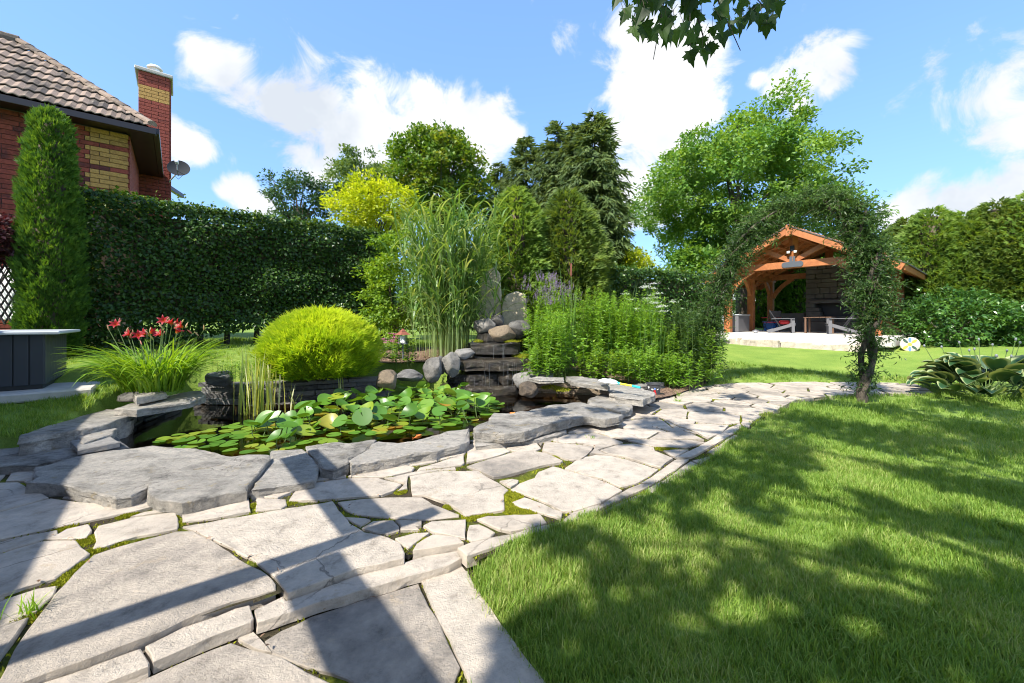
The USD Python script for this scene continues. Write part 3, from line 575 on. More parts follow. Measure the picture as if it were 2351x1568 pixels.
def moss_patch(mb, c, rad, n, r, h=.03, k=1.0):
    ang = r.uniform(0, 6.283, n); rr = np.sqrt(r.uniform(0, 1, n)) * rad
    p = np.c_[c[0] + rr * np.cos(ang), c[1] + rr * np.sin(ang), np.full(n, c[2]) + h * (1 - (rr / rad) ** 2) * r.uniform(.3, 1, n)]
    d = np.c_[r.normal(0, .5, (n, 2)), np.ones(n)]
    v, f, t = leaf_arrays(p, d, r.normal(size=(n, 3)), r.uniform(.02, .045, n) * k, r.uniform(.008, .016, n) * (k * .5 + .5)); mb.add(v, f, np.repeat(r.uniform(.2, 1, n), 4))
def unit(a): return a / (np.linalg.norm(a, axis=-1, keepdims=True) + 1e-12)
def leaf_arrays(c, d, n, L, W, fold=.12, mid=.45):
    """folded four-point leaves: base c, axis d, face normal n"""
    c, d, n = np.asarray(c, float), unit(np.asarray(d, float)), np.asarray(n, float)
    s = unit(np.cross(d, n)); n = np.cross(s, d); L = np.broadcast_to(L, (len(c),))[:, None]; W = np.broadcast_to(W, (len(c),))[:, None]
    v = np.stack([c, c + d * L * mid - s * W / 2 + n * L * fold, c + d * L, c + d * L * mid + s * W / 2 + n * L * fold], 1).reshape(-1, 3)
    b = np.arange(len(c))[:, None] * 4
    f = np.concatenate([b + [0, 3, 2], b + [0, 2, 1]])
    return v, f, None
L3, L4, L5 = zat(824, 7.98), zat(788, 8.3), zat(766, 8.6)
for x, Y, z, rad, n_ in [(1208, 8.15, L3, .16, 700), (1195, 8.4, L3, .2, 700), (1172, 8.5, L4, .15, 600), (1185, 8.75, L4, .2, 700), (1180, 8.8, L5, .13, 400), (1098, 8.5, L4, .10, 350), (1062, 8.25, L3, .09, 250), (1215, 8.0, L3 - .1, .12, 400), (1265, 7.1, zat(893, 7.1), .18, 500), (1290, 7.0, zat(898, 7.0), .14, 400)]:
    moss_patch(mosses, (Q(x, Y)[0], Y, z + .005), rad, n_, r, .05)
mosses.build('moss', MAT['moss'], wf, kind='stuff')
# boulders
for (x, y, w, h, d, mat, labl) in [
    (995, 850, 46, 60, 7.6, 'boulder', 'upright pale round boulder, leftmost of the pair beside the waterfall'), (1036, 838, 42, 56, 7.75, 'boulder', 'dark grey leaning boulder touching the left flank of the waterfall'),
    (1012, 838, 26, 44, 7.95, 'boulder', 'small pale boulder wedged behind the upright pair left of the waterfall'),
    (888, 872, 52, 44, 6.9, 'brown_boulder', 'tan rounded boulder on the stone wall right of the golden shrub'), (1212, 894, 44, 36, 6.9, 'brown_boulder', 'pinkish rounded boulder standing in the water at the foot of the waterfall'),
    (1115, 748, 54, 40, 8.75, 'boulder', 'banded round boulder at the top left of the waterfall'), (1142, 735, 34, 32, 8.9, 'boulder', 'small round boulder against the standing tan slab'),
    (1155, 765, 62, 42, 8.6, 'brown_boulder', 'flat topped tan boulder at the crest of the waterfall'), (1190, 755, 56, 40, 8.7, 'boulder', 'broad grey boulder right of the waterfall crest'),
    (1064, 812, 52, 26, 8.2, 'slate', 'dark flat rock left of the upper ledge'), (940, 862, 60, 26, 7.3, 'slate', 'bluish flat rock behind the tan boulder'), (505, 868, 60, 36, 6.6, 'slate', 'dark pointed rock left of the golden shrub'),
    (300, 912, 50, 22, 5.5, 'boulder', 'low pale boulder at the lawn edge under the daylilies'), (1330, 880, 40, 16, 7.3, 'brown_boulder', 'small olive stone on the right wall of the pond'), (1160, 868, 40, 34, 8.0, 'wet', 'wet black boulder under the middle ledge'),
    (1205, 872, 60, 40, 7.9, 'slate', 'mossy dark boulder right of the lowest ledge'), (1240, 858, 60, 40, 7.9, 'slate', 'dark boulder under the thin pale slab')]:
    c = Q(x, d); rad = w / 2 * d / F
    v, f = boulder((c[0], c[1], zat(y, d)), 1.0, (rad * 1.05, rad, h / 2 * d / F * 1.08), rz=r.uniform(0, 6), amp=.26)
    tag(put('boulder', v, f, MAT[mat], smooth=50, tint=float(r.uniform(.25, .7))), labl, 'boulder')
# standing tan slabs
for pts, d, labl in [([(1092, 745), (1096, 690), (1104, 650), (1118, 622), (1136, 612), (1149, 628), (1151, 748)], 9.6, 'tall tan stone slab standing on edge behind the waterfall'), ([(1153, 748), (1153, 690), (1164, 676), (1186, 668), (1206, 675), (1212, 748)], 9.5, 'shorter tan stone slab standing on edge right of the tall one')]:
    q = np.array([(Q(x, d)[0], zat(y, d)) for x, y in pts]); v, f = slab(q, 0, .12, step=.12, jit=.02, ch=.02, rough=.01)
    w = np.c_[v[:, 0], d + -v[:, 2], v[:, 1]]; tag(put('standing_stone', w, f if True else f[:, ::-1], MAT['tan_stone'], tint=.95), labl, 'stone slab')
# mulch
MAT['mulch'] = M('bark_mulch', {'g': ('geometry', {}), 'v': ('voronoi_texture', {'scale': 42.0, 'randomness': 1.0}), 'n': ('noise_texture', {'scale': 30.0, 'detail': 6.0}), 'r': ('rgb_ramp', {'ramp': [(0, (.055, .03, .018)), (.5, (.16, .095, .06)), (1, (.30, .2, .14))]}), 's': ('separate_color', {}),
    'b': ('bump', {'strength': 1.0, 'distance': .02}), 'p': ('principled_bsdf', {'roughness': .9})}, [('g.position', 'v.vector'), ('v.color', 's.color'), ('s.r', 'r.fac'), ('r.color', 'p.base_color'), ('v.distance', 'b.height'), ('b.normal', 'p.normal')], 'p.BSDF')
bed2 = bed.difference(pond.buffer(.3)); bed2 = max(bed2.geoms, key=lambda g: g.area) if bed2.geom_type != 'Polygon' else bed2
p_ = sheet('garden_bed', bed2, lambda p: _rbf(p) + .03 + .03 * meshkit.fbm(np.c_[p * 3, p[:, :1] * 0], 2), MAT['mulch'], .15)
r = np.random.default_rng(12)
n = 5000; pp = np.c_[r.uniform(-5, .6, n), r.uniform(5.6, 9, n)]; pp = pp[shapely.contains_xy(bed2, pp[:, 0], pp[:, 1])]
v, f, _ = leaf_arrays(np.c_[pp, _rbf(pp) + .055], np.c_[r.normal(size=(len(pp), 2)), r.normal(0, .25, len(pp))], np.c_[r.normal(0, .4, (len(pp), 2)), np.ones(len(pp))], r.uniform(.03, .09, len(pp)), r.uniform(.012, .03, len(pp)), .05)
MAT['chip'] = foliage('mulch_chip', [(.10, .055, .03), (.24, .15, .10), (.38, .28, .21)], rough=.9, trans=.0, spec=.1)
put('mulch_chips', v, f, MAT['chip'], tint=np.repeat(r.uniform(0, 1, len(pp)), 4), kind='stuff')

# ------------------------------------------------------------------ house
MAT['brick_red'] = stone('red_brick', (.30, .075, .055), (.22, .055, .042), (.12, .04, .04), scale=5, bump=.3, bscale=50)
MAT['brick_yel'] = stone('yellow_brick', (.50, .30, .10), (.43, .25, .085), (.35, .2, .07), scale=5, bump=.25, bscale=50)
MAT['mortar'] = plain('mortar', (.16, .13, .12), .9)
MAT['tile'] = stone('clay_roof_tile', (.27, .205, .165), (.19, .145, .115), (.095, .08, .07), lichen=(.36, .33, .26), scale=2.4, bump=.35)
MAT['fascia'] = plain('dark_bronze_metal', (.018, .014, .016), .35)
MAT['concrete'] = plain('grey_concrete', (.42, .40, .37), .85, noise=.15, bump=.3)
MAT['wallfar'] = M('brick_wall_backing', {'p': ('principled_bsdf', {'base_color': (.17, .06, .05), 'roughness': .9})}, [], 'p.BSDF')
WC = np.array([-8.79, 9.26]); EV = 5.80; C = np.array([-8.16, 9.2]); gh = .6
house = thing('brick_house', 'red brick house with yellow corner bands and brown tiled hip roof', 'house')
def hp(s, t, z): q = WC - s * A_ + t * B_; return np.array([q[0], q[1], z])      # s along the front wall to the left, t back along the side
RH = np.stack([np.append(A_, 0), np.append(B_, 0), [0, 0, 1.]], 1)
wall = UsdGeom.Xform.Define(stage, '/World/brick_house/wall').GetPrim()
v, f = box((hp(4.0, 2.6, (gh + EV) / 2 - .15)), (7.98, 5.16, EV - gh + .2), RH); put('backing', v, f, MAT['mortar'], wall)
r = np.random.default_rng(21); cnt = 0; CH = .1; restb = MB()
zc = EV - .12
for c in range(50):
    z = zc - (c + .5) * CH; s = -.02 + (.16 if c % 2 else 0)
    q_in = (c % 5) != 3 or False
    if c % 2: 
        v, f = box(hp(.075, .012, z), (.15, .05, CH - .012), RH, .004)
        put('brick', v, f, MAT['brick_yel' if q_in else 'brick_red'], wall, tint=float(r.uniform(.3, .9))) if c < 24 else None; cnt += 1
    while s < 4.4:
        L = .308; m = 'brick_yel' if (q_in and s < .60) else 'brick_red'
        if q_in and s < .60 < s + L - .05: L = max(.60 - s, .08)
        v, f = box(hp(s + L / 2, .012 if m == 'brick_red' else .004, z), (L - .012, .05, CH - .012), RH, .004)
        if c < 24 and cnt < 292: put('brick', v, f, MAT[m], wall, tint=float(np.clip(r.normal(.55, .25), 0, 1)))
        elif m == 'brick_red': restb.add(v, f, float(np.clip(r.normal(.55, .25), 0, 1)))
        cnt += 1; s += L
for c in range(50):   # side return of the corner bands
    z = zc - (c + .5) * CH; q_in = (c % 5) != 3
    t = 0.03
    while t < 2.6:
        L = .308; v, f = box(hp(-.012, t + L / 2, z), (.05, L - .012, CH - .012), RH, .004)
        if q_in and t < .5: pass
        restb.add(v, f, .5); t += L
restb.build('brick', MAT['brick_red'], wall, kind='stuff')
# roof: hip with wavy tiles
roof = UsdGeom.Xform.Define(stage, '/World/brick_house/roof').GetPrim()
PITCH, OV = .876, .45
RN = np.append(-N_ , 0)
def rp(u, h, dz=0.0):          # u along the eave to the left from the eave corner, h horizontal run up the front slope
    q = C - u * A_ + h * B_; return np.array([q[0], q[1], EV + .02 + PITCH * h + dz])
slope_n = unit(np.array([*(N_ * PITCH), 1.0]))
RUN = 2.43
deck = np.array([rp(0, 0), rp(9, 0), rp(9, RUN), rp(RUN, RUN), rp(0, 2 * RUN) * [1, 1, 0] + [0, 0, EV + .02], rp(9, 2 * RUN) * [1, 1, 0] + [0, 0, EV + .02]]) - [0, 0, .03]
put('roof_deck', deck, [[0, 3, 2], [0, 2, 1], [0, 4, 3], [3, 4, 5], [3, 5, 2], [0, 1, 5], [0, 5, 4]], MAT['fascia'], roof)
rows = 8; ex = RUN / rows
for k in range(rows):
    u0 = k * ex
    u = u0 - .15
    while u < 4.6:
        wv = .30; us = np.linspace(u, u + wv, 9); hs = [k * ex - .05, k * ex + ex * .5, (k + 1) * ex + .02]
        wave = .022 * np.cos((us - u) / wv * 4 * math.pi) * -1
        top, bot = [], []
        for h in hs:
            lim = max(0, h) + .02
            for x, w_ in zip(us, wave * .7):
                xx_ = max(x, lim); lift = .05 * (1 - (h - hs[0]) / (hs[-1] - hs[0])) + .03
                top.append(rp(xx_, h) + slope_n * (w_ + lift)); bot.append(rp(xx_, h) + slope_n * (w_ + lift - .022))
        n9 = 9; v = np.array(top + bot); f = []
        for i_ in range(2):
            for j_ in range(8):
                a_ = i_ * n9 + j_; f += [[a_, a_ + n9 + 1, a_ + 1], [a_, a_ + n9, a_ + n9 + 1]]
        for j_ in range(8): f += [[j_, j_ + 1, 27 + j_ + 1], [j_, 27 + j_ + 1, 27 + j_]]
        if u + wv > max(0, hs[0]) + .05: put('roof_tile', v, f, MAT['tile'], roof, smooth=40, tint=float(np.clip(np.random.default_rng(k * 50 + int(u * 100) + 900).normal(.55, .25), 0, 1)))
        u += wv
for k in range(11):             # hip tiles
    h0, h1 = k * RUN / 11, (k + 1) * RUN / 11 + .05
    a_, b_ = rp(h0, h0, .10), rp(h1, h1, .075)
    t = unit(b_ - a_); s_ = unit(np.cross(t, [0, 0, 1])); up = np.cross(s_, t); ang = np.linspace(-.35, math.pi + .35, 8)
    v = np.array([p + s_ * math.cos(g) * .11 + up * (math.sin(g) * .075 - .02) for p in (a_, b_) for g in ang]); f = [[j_, j_ + 1, 8 + j_ + 1] for j_ in range(7)] + [[j_, 8 + j_ + 1, 8 + j_] for j_ in range(7)] + [[0, 7, 1], [1, 7, 6], [1, 6, 2], [2, 6, 5], [2, 5, 3], [3, 5, 4]]
    put('ridge_tile', v, f, MAT['tile'], roof, smooth=50, tint=float(r.uniform(.2, .8)))
put('ridge_tile', *tube([rp(RUN, RUN, .06), rp(9, RUN, .06)], .11, 10), MAT['tile'], roof, tint=.15)
a_, b_ = rp(-.06, -.06, -.06), rp(9, -.06, -.06); v, f = beam(a_, b_, .11, .13); put('gutter', v, f, MAT['fascia'], house)
q0 = C + .06 * A_; v, f = beam((q0[0], q0[1], EV - .04), (*(q0 + 5 * B_), EV - .04), .11, .13); put('gutter', v, f, MAT['fascia'], house)
sof = np.array([(*(C + .0 * A_), EV - .1), (*(C - 9 * A_), EV - .1), (*(C - 9 * A_ + .47 * B_), EV - .1), (*(C - .47 * A_ + .47 * B_), EV - .1), (*(C - .47 * A_ + 4.9 * B_), EV - .1), (*(C + 4.9 * B_), EV - .1)])
put('soffit', sof, [[0, 3, 1], [1, 3, 2], [0, 4, 3], [0, 5, 4]], MAT['fascia'], house)
# chimney
chim = UsdGeom.Xform.Define(stage, '/World/brick_house/chimney').GetPrim()
CT = 3.25; CW, CDp = .70, 1.1; ZT = 8.72
def cp(s, t, z): return hp(-s, CT + t, z)
v, f = box(cp(CW / 2, CDp / 2, (ZT + 3) / 2), (CW - .03, CDp - .03, ZT - 3), RH); put('chimney_core', v, f, MAT['mortar'], chim)
cb = 0; left = MB()
for c in range(54):
    z = ZT - (c + .5) * CH; yel = 4 <= c < 8; s = 0.0
    cuts = [0, .3, .6, CW] if c % 2 == 0 else [0, .15, .45, CW]
    for a0, a1 in zip(cuts[:-1], cuts[1:]):
        v, f = box(cp((a0 + a1) / 2, .0, z), (a1 - a0 - .012, .05, CH - .012), RH, .004)
        put('brick', v, f, MAT['brick_yel' if yel else 'brick_red'], chim, tint=float(np.clip(r.normal(.75, .18), 0, 1)))
    for t in (.18, .5, .82):
        v, f = box(cp(CW, t + .05, z), (.05, .30, CH - .012), RH, .004); (left.add(v, f, .5) if True else 0)
left.build('brick', MAT['brick_red'], chim, kind='stuff')
v, f = box(cp(CW / 2, CDp / 2, ZT + .05), (CW + .16, CDp + .16, .10), RH, .02); put('chimney_cap', v, f, MAT['concrete'], chim, tint=.5)
c0 = cp(CW * .5, CDp * .5, ZT + .1); v, f = box(c0 + [0, 0, .1], (.32, .32, .22), RH, .02); put('flue', v, f, MAT['brick_red'], chim, tint=.8)
MAT['white_metal'] = plain('white_painted_metal', (.72, .72, .72), .35)
v, f = lathe([(.12, 0), (.12, .12), (.19, .12), (.19, .15), (.14, .2), (.02, .24), (0, .24)], 14, c0 + [0, 0, .2]); put('flue_cap', v, f, MAT['white_metal'], chim, smooth=40)
# rear lower eave seen past the chimney
v, f = beam((*Q(384, 13.5), zat(428, 13.5)), (*Q(418, 14.6), zat(450, 14.6)), .12, .14); put('rear_eave', v, f, MAT['fascia'], house)
# satellite dish
MAT['dish'] = plain('grey_dish', (.030, .034, .040), .85, spec=.1); MAT['black'] = plain('black_paint', (.012, .012, .013), .45); MAT['steel'] = plain('galvanised_steel', (.45, .46, .48), .35, metallic=.8)
dd = 12.2; dc = np.array([*Q(411, dd), zat(389, dd)])
dish = thing('satellite_dish', 'grey oval satellite dish on an arm beside the chimney', 'satellite dish', dc)
ax = unit(np.array([.45, -.75, .42])); sx_ = unit(np.cross([0, 0, 1], ax)); ux_ = np.cross(ax, sx_); RD = np.stack([sx_, ux_, ax], 1)
v, f = lathe([(0, 0), (.1, .008), (.2, .035), (.27, .07), (.275, .065), (.2, .02), (.1, -.006), (0, -.015)], 24); v = v * [1, 1.08, 1]; put('reflector', v @ RD.T, f, MAT['dish'], dish, smooth=40)
foot = np.array([*Q(384, 12.2), zat(422, 12.2)]) - dc
put('mast', *tube([foot, foot * .45 + [0, 0, -.02], -ax * .03], .02, 8), MAT['steel'], dish, smooth=40)
put('feed_arm', *tube([-ux_ * .26, ax * .22 - ux_ * .22, ax * .34 - ux_ * .06], .012, 6), MAT['steel'], dish)
v, f = box(ax * .36 - ux_ * .05, (.08, .10, .12), RD, .015); put('receiver', v, f, MAT['white_metal'], dish)
put('cable', *tube([foot * .4, foot * .4 + [.12, 0, -.12], ax * .1 + [.16, 0, -.22], ax * .2 - ux_ * .24], .006, 5), MAT['black'], dish)

# ------------------------------------------------------------------ grey slatted box on its slab
MAT['box'] = plain('charcoal_siding', (.026, .031, .039), .55); MAT['boxtop'] = plain('pale_grey_top', (.42, .45, .47), .35)
bz = .52; bc = Q(103, 5.5)
def bp(s, t, z): q = bc - s * A_ + t * B_; return np.array([q[0], q[1], z])
BW, BD, BH = 1.7, 1.38, .74
vb = thing('garden_box', 'charcoal boarded cabinet with a pale overhanging top on the left lawn', 'cabinet')
v, f = box(bp(BW / 2, BD / 2, bz + BH / 2), (BW - .05, BD - .05, BH), RH); put('carcass', v, f, MAT['black'], vb)
for k in range(12):
    v, f = box(bp((k + .5) * BW / 12, .012, bz + .03 + BH / 2), (BW / 12 - .012, .03, BH - .06), RH, .006); put('board', v, f, MAT['box'], vb)
for k in range(9):
    v, f = box(bp(.012, (k + .5) * BD / 9, bz + .03 + BH / 2), (.03, BD / 9 - .004, BH - .06), RH, .004); put('board', v, f, MAT['box'], vb)
v, f = box(bp(BW / 2 - .05, BD / 2, bz + BH + .02), (BW + .2, BD + .16, .045), RH, .012); put('top', v, f, MAT['boxtop'], vb)
v, f = box(bp(BW / 2 - .12, BD / 2 - .1, bz - .06), (BW + .75, BD + .5, .12), RH, .02); tag(put('slab', v, f, MAT['concrete']), 'concrete slab on the lawn under the charcoal cabinet', 'slab')

# white panel behind a dark lattice trellis at the far left
tr = thing('lattice_trellis', 'dark diagonal lattice trellis at the left edge behind the cabinet', 'trellis')
tc, td = Q(2, 7.0), 7.0; zt0, zt1 = zat(745, td), zat(610, td)
for k in range(9):
    u = (k - 4) * .13
    for sg_ in (-1, 1):
        v, f = beam((tc[0] + u - sg_ * .34, td, zt0), (tc[0] + u + sg_ * .34, td + .03 * sg_, zt1 + .1), .018, .03, (0, 1, 0)); put('lath', v, f, MAT['black'], tr)
for x in (-.8, .62):
    v, f = box((tc[0] + x, td, (zt0 + zt1) / 2 - .1), (.05, .05, zt1 - zt0 + .4), None, .008); put('post', v, f, MAT['black'], tr)
v, f = box((tc[0] - .2, td + .3, (zt0 + zt1) / 2 + .05), (1.3, .05, .95), None, .01)
tag(put('screen', v, f, MAT['white_metal']), 'white panel standing behind the dark lattice', 'screen')

# ------------------------------------------------------------------ pavilion
MAT['cedar'] = M('stained_cedar', {'tc': ('texture_coordinate', {}), 'mp': ('mapping', {'scale': (1, 1, 1)}), 'g': ('geometry', {}), 'n': ('noise_texture', {'scale': 3.0, 'detail': 8.0, 'roughness': .7, 'distortion': 1.5}), 'n2': ('noise_texture', {'scale': 45.0, 'detail': 4.0}),
    'r': ('rgb_ramp', {'ramp': [(.3, (.24, .075, .022)), (.5, (.36, .125, .04)), (.7, (.44, .17, .06))]}), 'b': ('bump', {'strength': .2, 'distance': .01}), 'p': ('principled_bsdf', {'roughness': .5})},
    [('g.position', 'n.vector'), ('g.position', 'n2.vector'), ('n.fac', 'r.fac'), ('r.color', 'p.base_color'), ('n2.fac', 'b.height'), ('b.normal', 'p.normal')], 'p.BSDF')
MAT['shingle'] = M('asphalt_shingle', {'g': ('geometry', {}), 'n': ('noise_texture', {'scale': 12.0, 'detail': 6.0}), 'r': ('rgb_ramp', {'ramp': [(.3, (.05, .045, .04)), (.7, (.14, .12, .105))]}), 'p': ('principled_bsdf', {'roughness': .9})}, [('g.position', 'n.vector'), ('n.fac', 'r.fac'), ('r.color', 'p.base_color')], 'p.BSDF')
MAT['plate'] = plain('grey_steel_plate', (.10, .11, .13), .45, metallic=.3)
P1 = np.array([9.07, 17.0]); PT = .94
def pv(s, t, z): q = P1 + s * A_ + t * N_; return np.array([q[0], q[1], z])
RP = np.stack([np.append(A_, 0), np.append(N_, 0), [0, 0, 1.]], 1)
WD, DP, RZ, SL = 4.68, 4.9, 4.90, .54
pav = thing('timber_pavilion', 'open timber pavilion with a gabled roof beyond the willow arch', 'pavilion')
zr = lambda t: RZ - SL * abs(t - WD / 2)
for s in (0, DP / 2, DP):
    for t in (0, WD):
        v, f = box(pv(s, t, (PT + 3.42) / 2), (.25, .25, 3.42 - PT), RP, .012); put('post', v, f, MAT['cedar'], pav)
for t in (0, WD):
    v, f = beam(pv(-.5, t, 3.44), pv(DP + .4, t, 3.44), .2, .26); put('plate_beam', v, f, MAT['cedar'], pav)
for s in (0, DP):
    v, f = beam(pv(s - .02, -.25, 3.53), pv(s - .02, WD + .25, 3.53), .2, .25); put('tie_beam', v, f, MAT['cedar'], pav)
    v, f = beam(pv(s, WD / 2, 3.65), pv(s, WD / 2, RZ - .2), .22, .22, (1, 0, 0)); put('king_post', v, f, MAT['cedar'], pav)
    for sg_ in (-1, 1):
        v, f = beam(pv(s, WD / 2 + sg_ * .1, 3.7), pv(s, WD / 2 + sg_ * 1.05, 4.22), .14, .17); put('strut', v, f, MAT['cedar'], pav)
        v, f = beam(pv(s, WD / 2 + sg_ * (WD / 2 + .2), 3.55), pv(s, WD / 2, RZ - .17), .16, .2); put('principal_rafter', v, f, MAT['cedar'], pav)
def curved_brace(p, q, mid):
    ts = np.linspace(0, 1, 7)[:, None]; c = (1 - ts) ** 2 * p + 2 * ts * (1 - ts) * mid + ts ** 2 * q
    out = MB()
    for a_, b_ in zip(c[:-1], c[1:]): out.add(*beam(a_, b_ + (b_ - a_) * .08, .13, .18, np.cross(unit(b_ - a_), unit(np.cross(q - p, mid - p)))))
    return out
for s in (0, DP):
    for t, sg_ in ((0, 1), (WD, -1)): curved_brace(pv(s, t + sg_ * .1, 2.55), pv(s, t + sg_ * .95, 3.42), pv(s, t + sg_ * .38, 3.1)).build('brace', MAT['cedar'], pav)
for t in (0, WD):
    for s, sg_ in ((0, 1), (DP / 2, -1), (DP / 2, 1), (DP, -1)): curved_brace(pv(s + sg_ * .1, t, 2.6), pv(s + sg_ * .8, t, 3.34), pv(s + sg_ * .32, t, 3.08)).build('brace', MAT['cedar'], pav)
for s in np.linspace(-.45, DP + .4, 8)[1:-1]:
    for sg_ in (-1, 1):
        v, f = beam(pv(s, WD / 2 + sg_ * (WD / 2 + .66), zr(WD + .66) - .16), pv(s, WD / 2 + sg_ * .05, RZ - .12), .07, .16); put('rafter', v, f, MAT['cedar'], pav)
for u in (.25, .5, .75):
    for sg_ in (-1, 1):
        t = WD / 2 + sg_ * u * (WD / 2 + .4); v, f = beam(pv(-.45, t, zr(t) - .15), pv(DP + .4, t, zr(t) - .15), .06, .07); put('purlin', v, f, MAT['cedar'], pav)
v, f = beam(pv(-.55, WD / 2, RZ - .2), pv(DP + .5, WD / 2, RZ - .2), .12, .22); put('ridge_beam', v, f, MAT['cedar'], pav)
for sg_ in (-1, 1):
    e = WD / 2 + sg_ * (WD / 2 + .72)
    for s in (-.58, DP + .55):
        v, f = beam(pv(s, e, zr(e) - .13), pv(s, WD / 2 + sg_ * .03, RZ - .13), .07, .28); put('rake_board', v, f, MAT['cedar'], pav)
    v, f = beam(pv(-.5, e, zr(e) - .13), pv(DP + .5, e, zr(e) - .13), .05, .22); put('fascia_board', v, f, MAT['cedar'], pav)
    nslat = 9                                       # underside boards and roof covering
    for k in range(nslat):
        u0, u1 = k / nslat, (k + 1) / nslat
        t0, t1 = WD / 2 + sg_ * u0 * (WD / 2 + .70), WD / 2 + sg_ * (u1 * (WD / 2 + .70) - .012)
        tm, zm = (t0 + t1) / 2, (zr(t0) + zr(t1)) / 2
        v, f = beam(pv(-.54, tm, zm - .05), pv(DP + .52, tm, zm - .05), abs(t1 - t0) * 1.12, .02, np.array([*(N_ * sg_ * SL), 1.0])); put('roof_board', v, f, MAT['cedar'], pav)
    tm = WD / 2 + sg_ * (WD / 2 + .78) / 2
    v, f = beam(pv(-.64, tm, zr(tm) + .0), pv(DP + .62, tm, zr(tm) + .0), (WD / 2 + .80) * math.sqrt(1 + SL * SL), .045, np.array([*(N_ * sg_ * SL), 1.0])); put('roof_shingles', v, f, MAT['shingle'], pav)
v, f = box(pv(-.62, WD / 2, RZ - .17), (.05, .14, .42), RP, .008); put('rake_key', v, f, MAT['cedar'], pav)
# gusset plate with rounded ends and upright
pl = so.unary_union([sg.box(-.22, -.08, .22, .08).buffer(.02), sg.Point(-.24, 0).buffer(.105), sg.Point(.24, 0).buffer(.105), sg.box(-.09, 0, .09, .30)])
m = trimesh.creation.extrude_polygon(pl, .012, engine='earcut'); vv = np.array(m.vertices); org = pv(-.135, WD / 2, 3.53)
put('gusset_plate', org + vv[:, :1] * np.append(N_, 0) + vv[:, 1:2] * np.array([0, 0, 1.]) - vv[:, 2:] * np.append(A_, 0), np.array(m.faces)[:, ::-1], MAT['plate'], pav)
sl = thing('security_light', 'twin headed white security light on the king post of the pavilion', 'light', pv(-.14, WD / 2, 4.05))
v, f = box(np.array([0, 0, .08]), (.05, .14, .2), RP, .01); put('housing', v, f, MAT['dish'], sl)
for sg_ in (-1, 1):
    o = np.append(N_, 0) * sg_ * .11 - np.append(A_, 0) * .06 + [0, 0, -.06]; v, f = lathe([(0, -.05), (.05, -.04), (.06, .04), (0, .05)], 10); put('lamp_head', v + o, f, MAT['white_metal'], sl, smooth=40)
# platform and its stone edging
MAT['patio'] = plain('pale_patio', (.52, .49, .45), .85, noise=.12, nscale=3, bump=.3)
v, f = box(pv(2.4, 2.1, PT - .16), (7.4, 6.3, .32), RP, .03); cd(put('patio', v, f, MAT['patio']), kind='structure')
r = np.random.default_rng(31); s_ = -1.5
t = -1.3; k = 0
elab = ['long pale ledge stone', 'chipped tan ledge stone', 'pale split ledge stone', 'blocky ledge stone with a brown stain', 'low grey ledge stone', 'broad cream ledge stone', 'rough grey ledge stone']
while t < 4.6:
    L = r.uniform(.9, 1.5); q = np.array([pv(-1.25 - r.uniform(0, .25), t, 0)[:2], pv(-1.3 - r.uniform(0, .25), t + L - .03, 0)[:2], pv(-.6, t + L - .03, 0)[:2], pv(-.6, t, 0)[:2]])
    base = float(_rbf(q.mean(0)[None])[0]); v, f = slab(q, base + .20 + r.normal(0, .02), .3, step=.15, jit=.05, ch=.03, tilt=.01, rough=.02)
    tag(put('edge_stone', v, f, MAT['flag'], tint=float(r.uniform(.3, .8))), elab[k % 7] + f' on the pavilion platform edge, {k + 1} from left', 'stone'); t += L; k += 1
# fireplace: courses of stone blocks round a dark opening
MAT['fire'] = plain('grey_fireplace_stone', (.125, .115, .102), .9, noise=.25, nscale=3, bump=.5, bscale=20)
fp = thing('stone_fireplace', 'tall grey stone fireplace with a black firebox at the back of the pavilion', 'fireplace')
r = np.random.default_rng(8)
FT0, FT1, FS = 1.55, 3.85, DP - .15
v, f = box(pv(FS + .5, (FT0 + FT1) / 2, (PT + 4.0) / 2), (.5, FT1 - FT0 - .06, 4.0 - PT), RP); put('firebox', v, f, MAT['black'], fp)
z = PT
while z < 3.95:
    hh = r.choice([.18, .22, .28]); t = FT0
    while t < FT1 - .05:
        L = min(r.uniform(.3, .75), FT1 - t); op = 1.45 < z < 2.15
        if op and FT0 + .35 < t + L / 2 < FT1 - .35:
            L = max(.05, (FT1 - .4) - t) if t > FT0 + .3 else L
        else:
            v, f = box(pv(FS + r.uniform(-.02, .02), t + L / 2, z + hh / 2), (.5, L - .012, hh - .012), RP, .02); put('stone_block', v, f, MAT['fire'], fp)
        t += L
    z += hh
v, f = box(pv(FS - .15, (FT0 + FT1) / 2, 2.28), (.7, 1.9, .14), RP, .02); put('mantel', v, f, MAT['fire'], fp)
v, f = box(pv(FS - .45, (FT0 + FT1) / 2, PT + .22), (.55, FT1 - FT0, .44), RP, .02); put('hearth', v, f, MAT['fire'], fp)
v, f = box(pv(FS + .1, FT0 - .75, PT + .42), (.5, 1.4, .84), RP, .03); tag(put('wood_store', v, f, MAT['fire']), 'low stone wing left of the fireplace', 'stone bench')
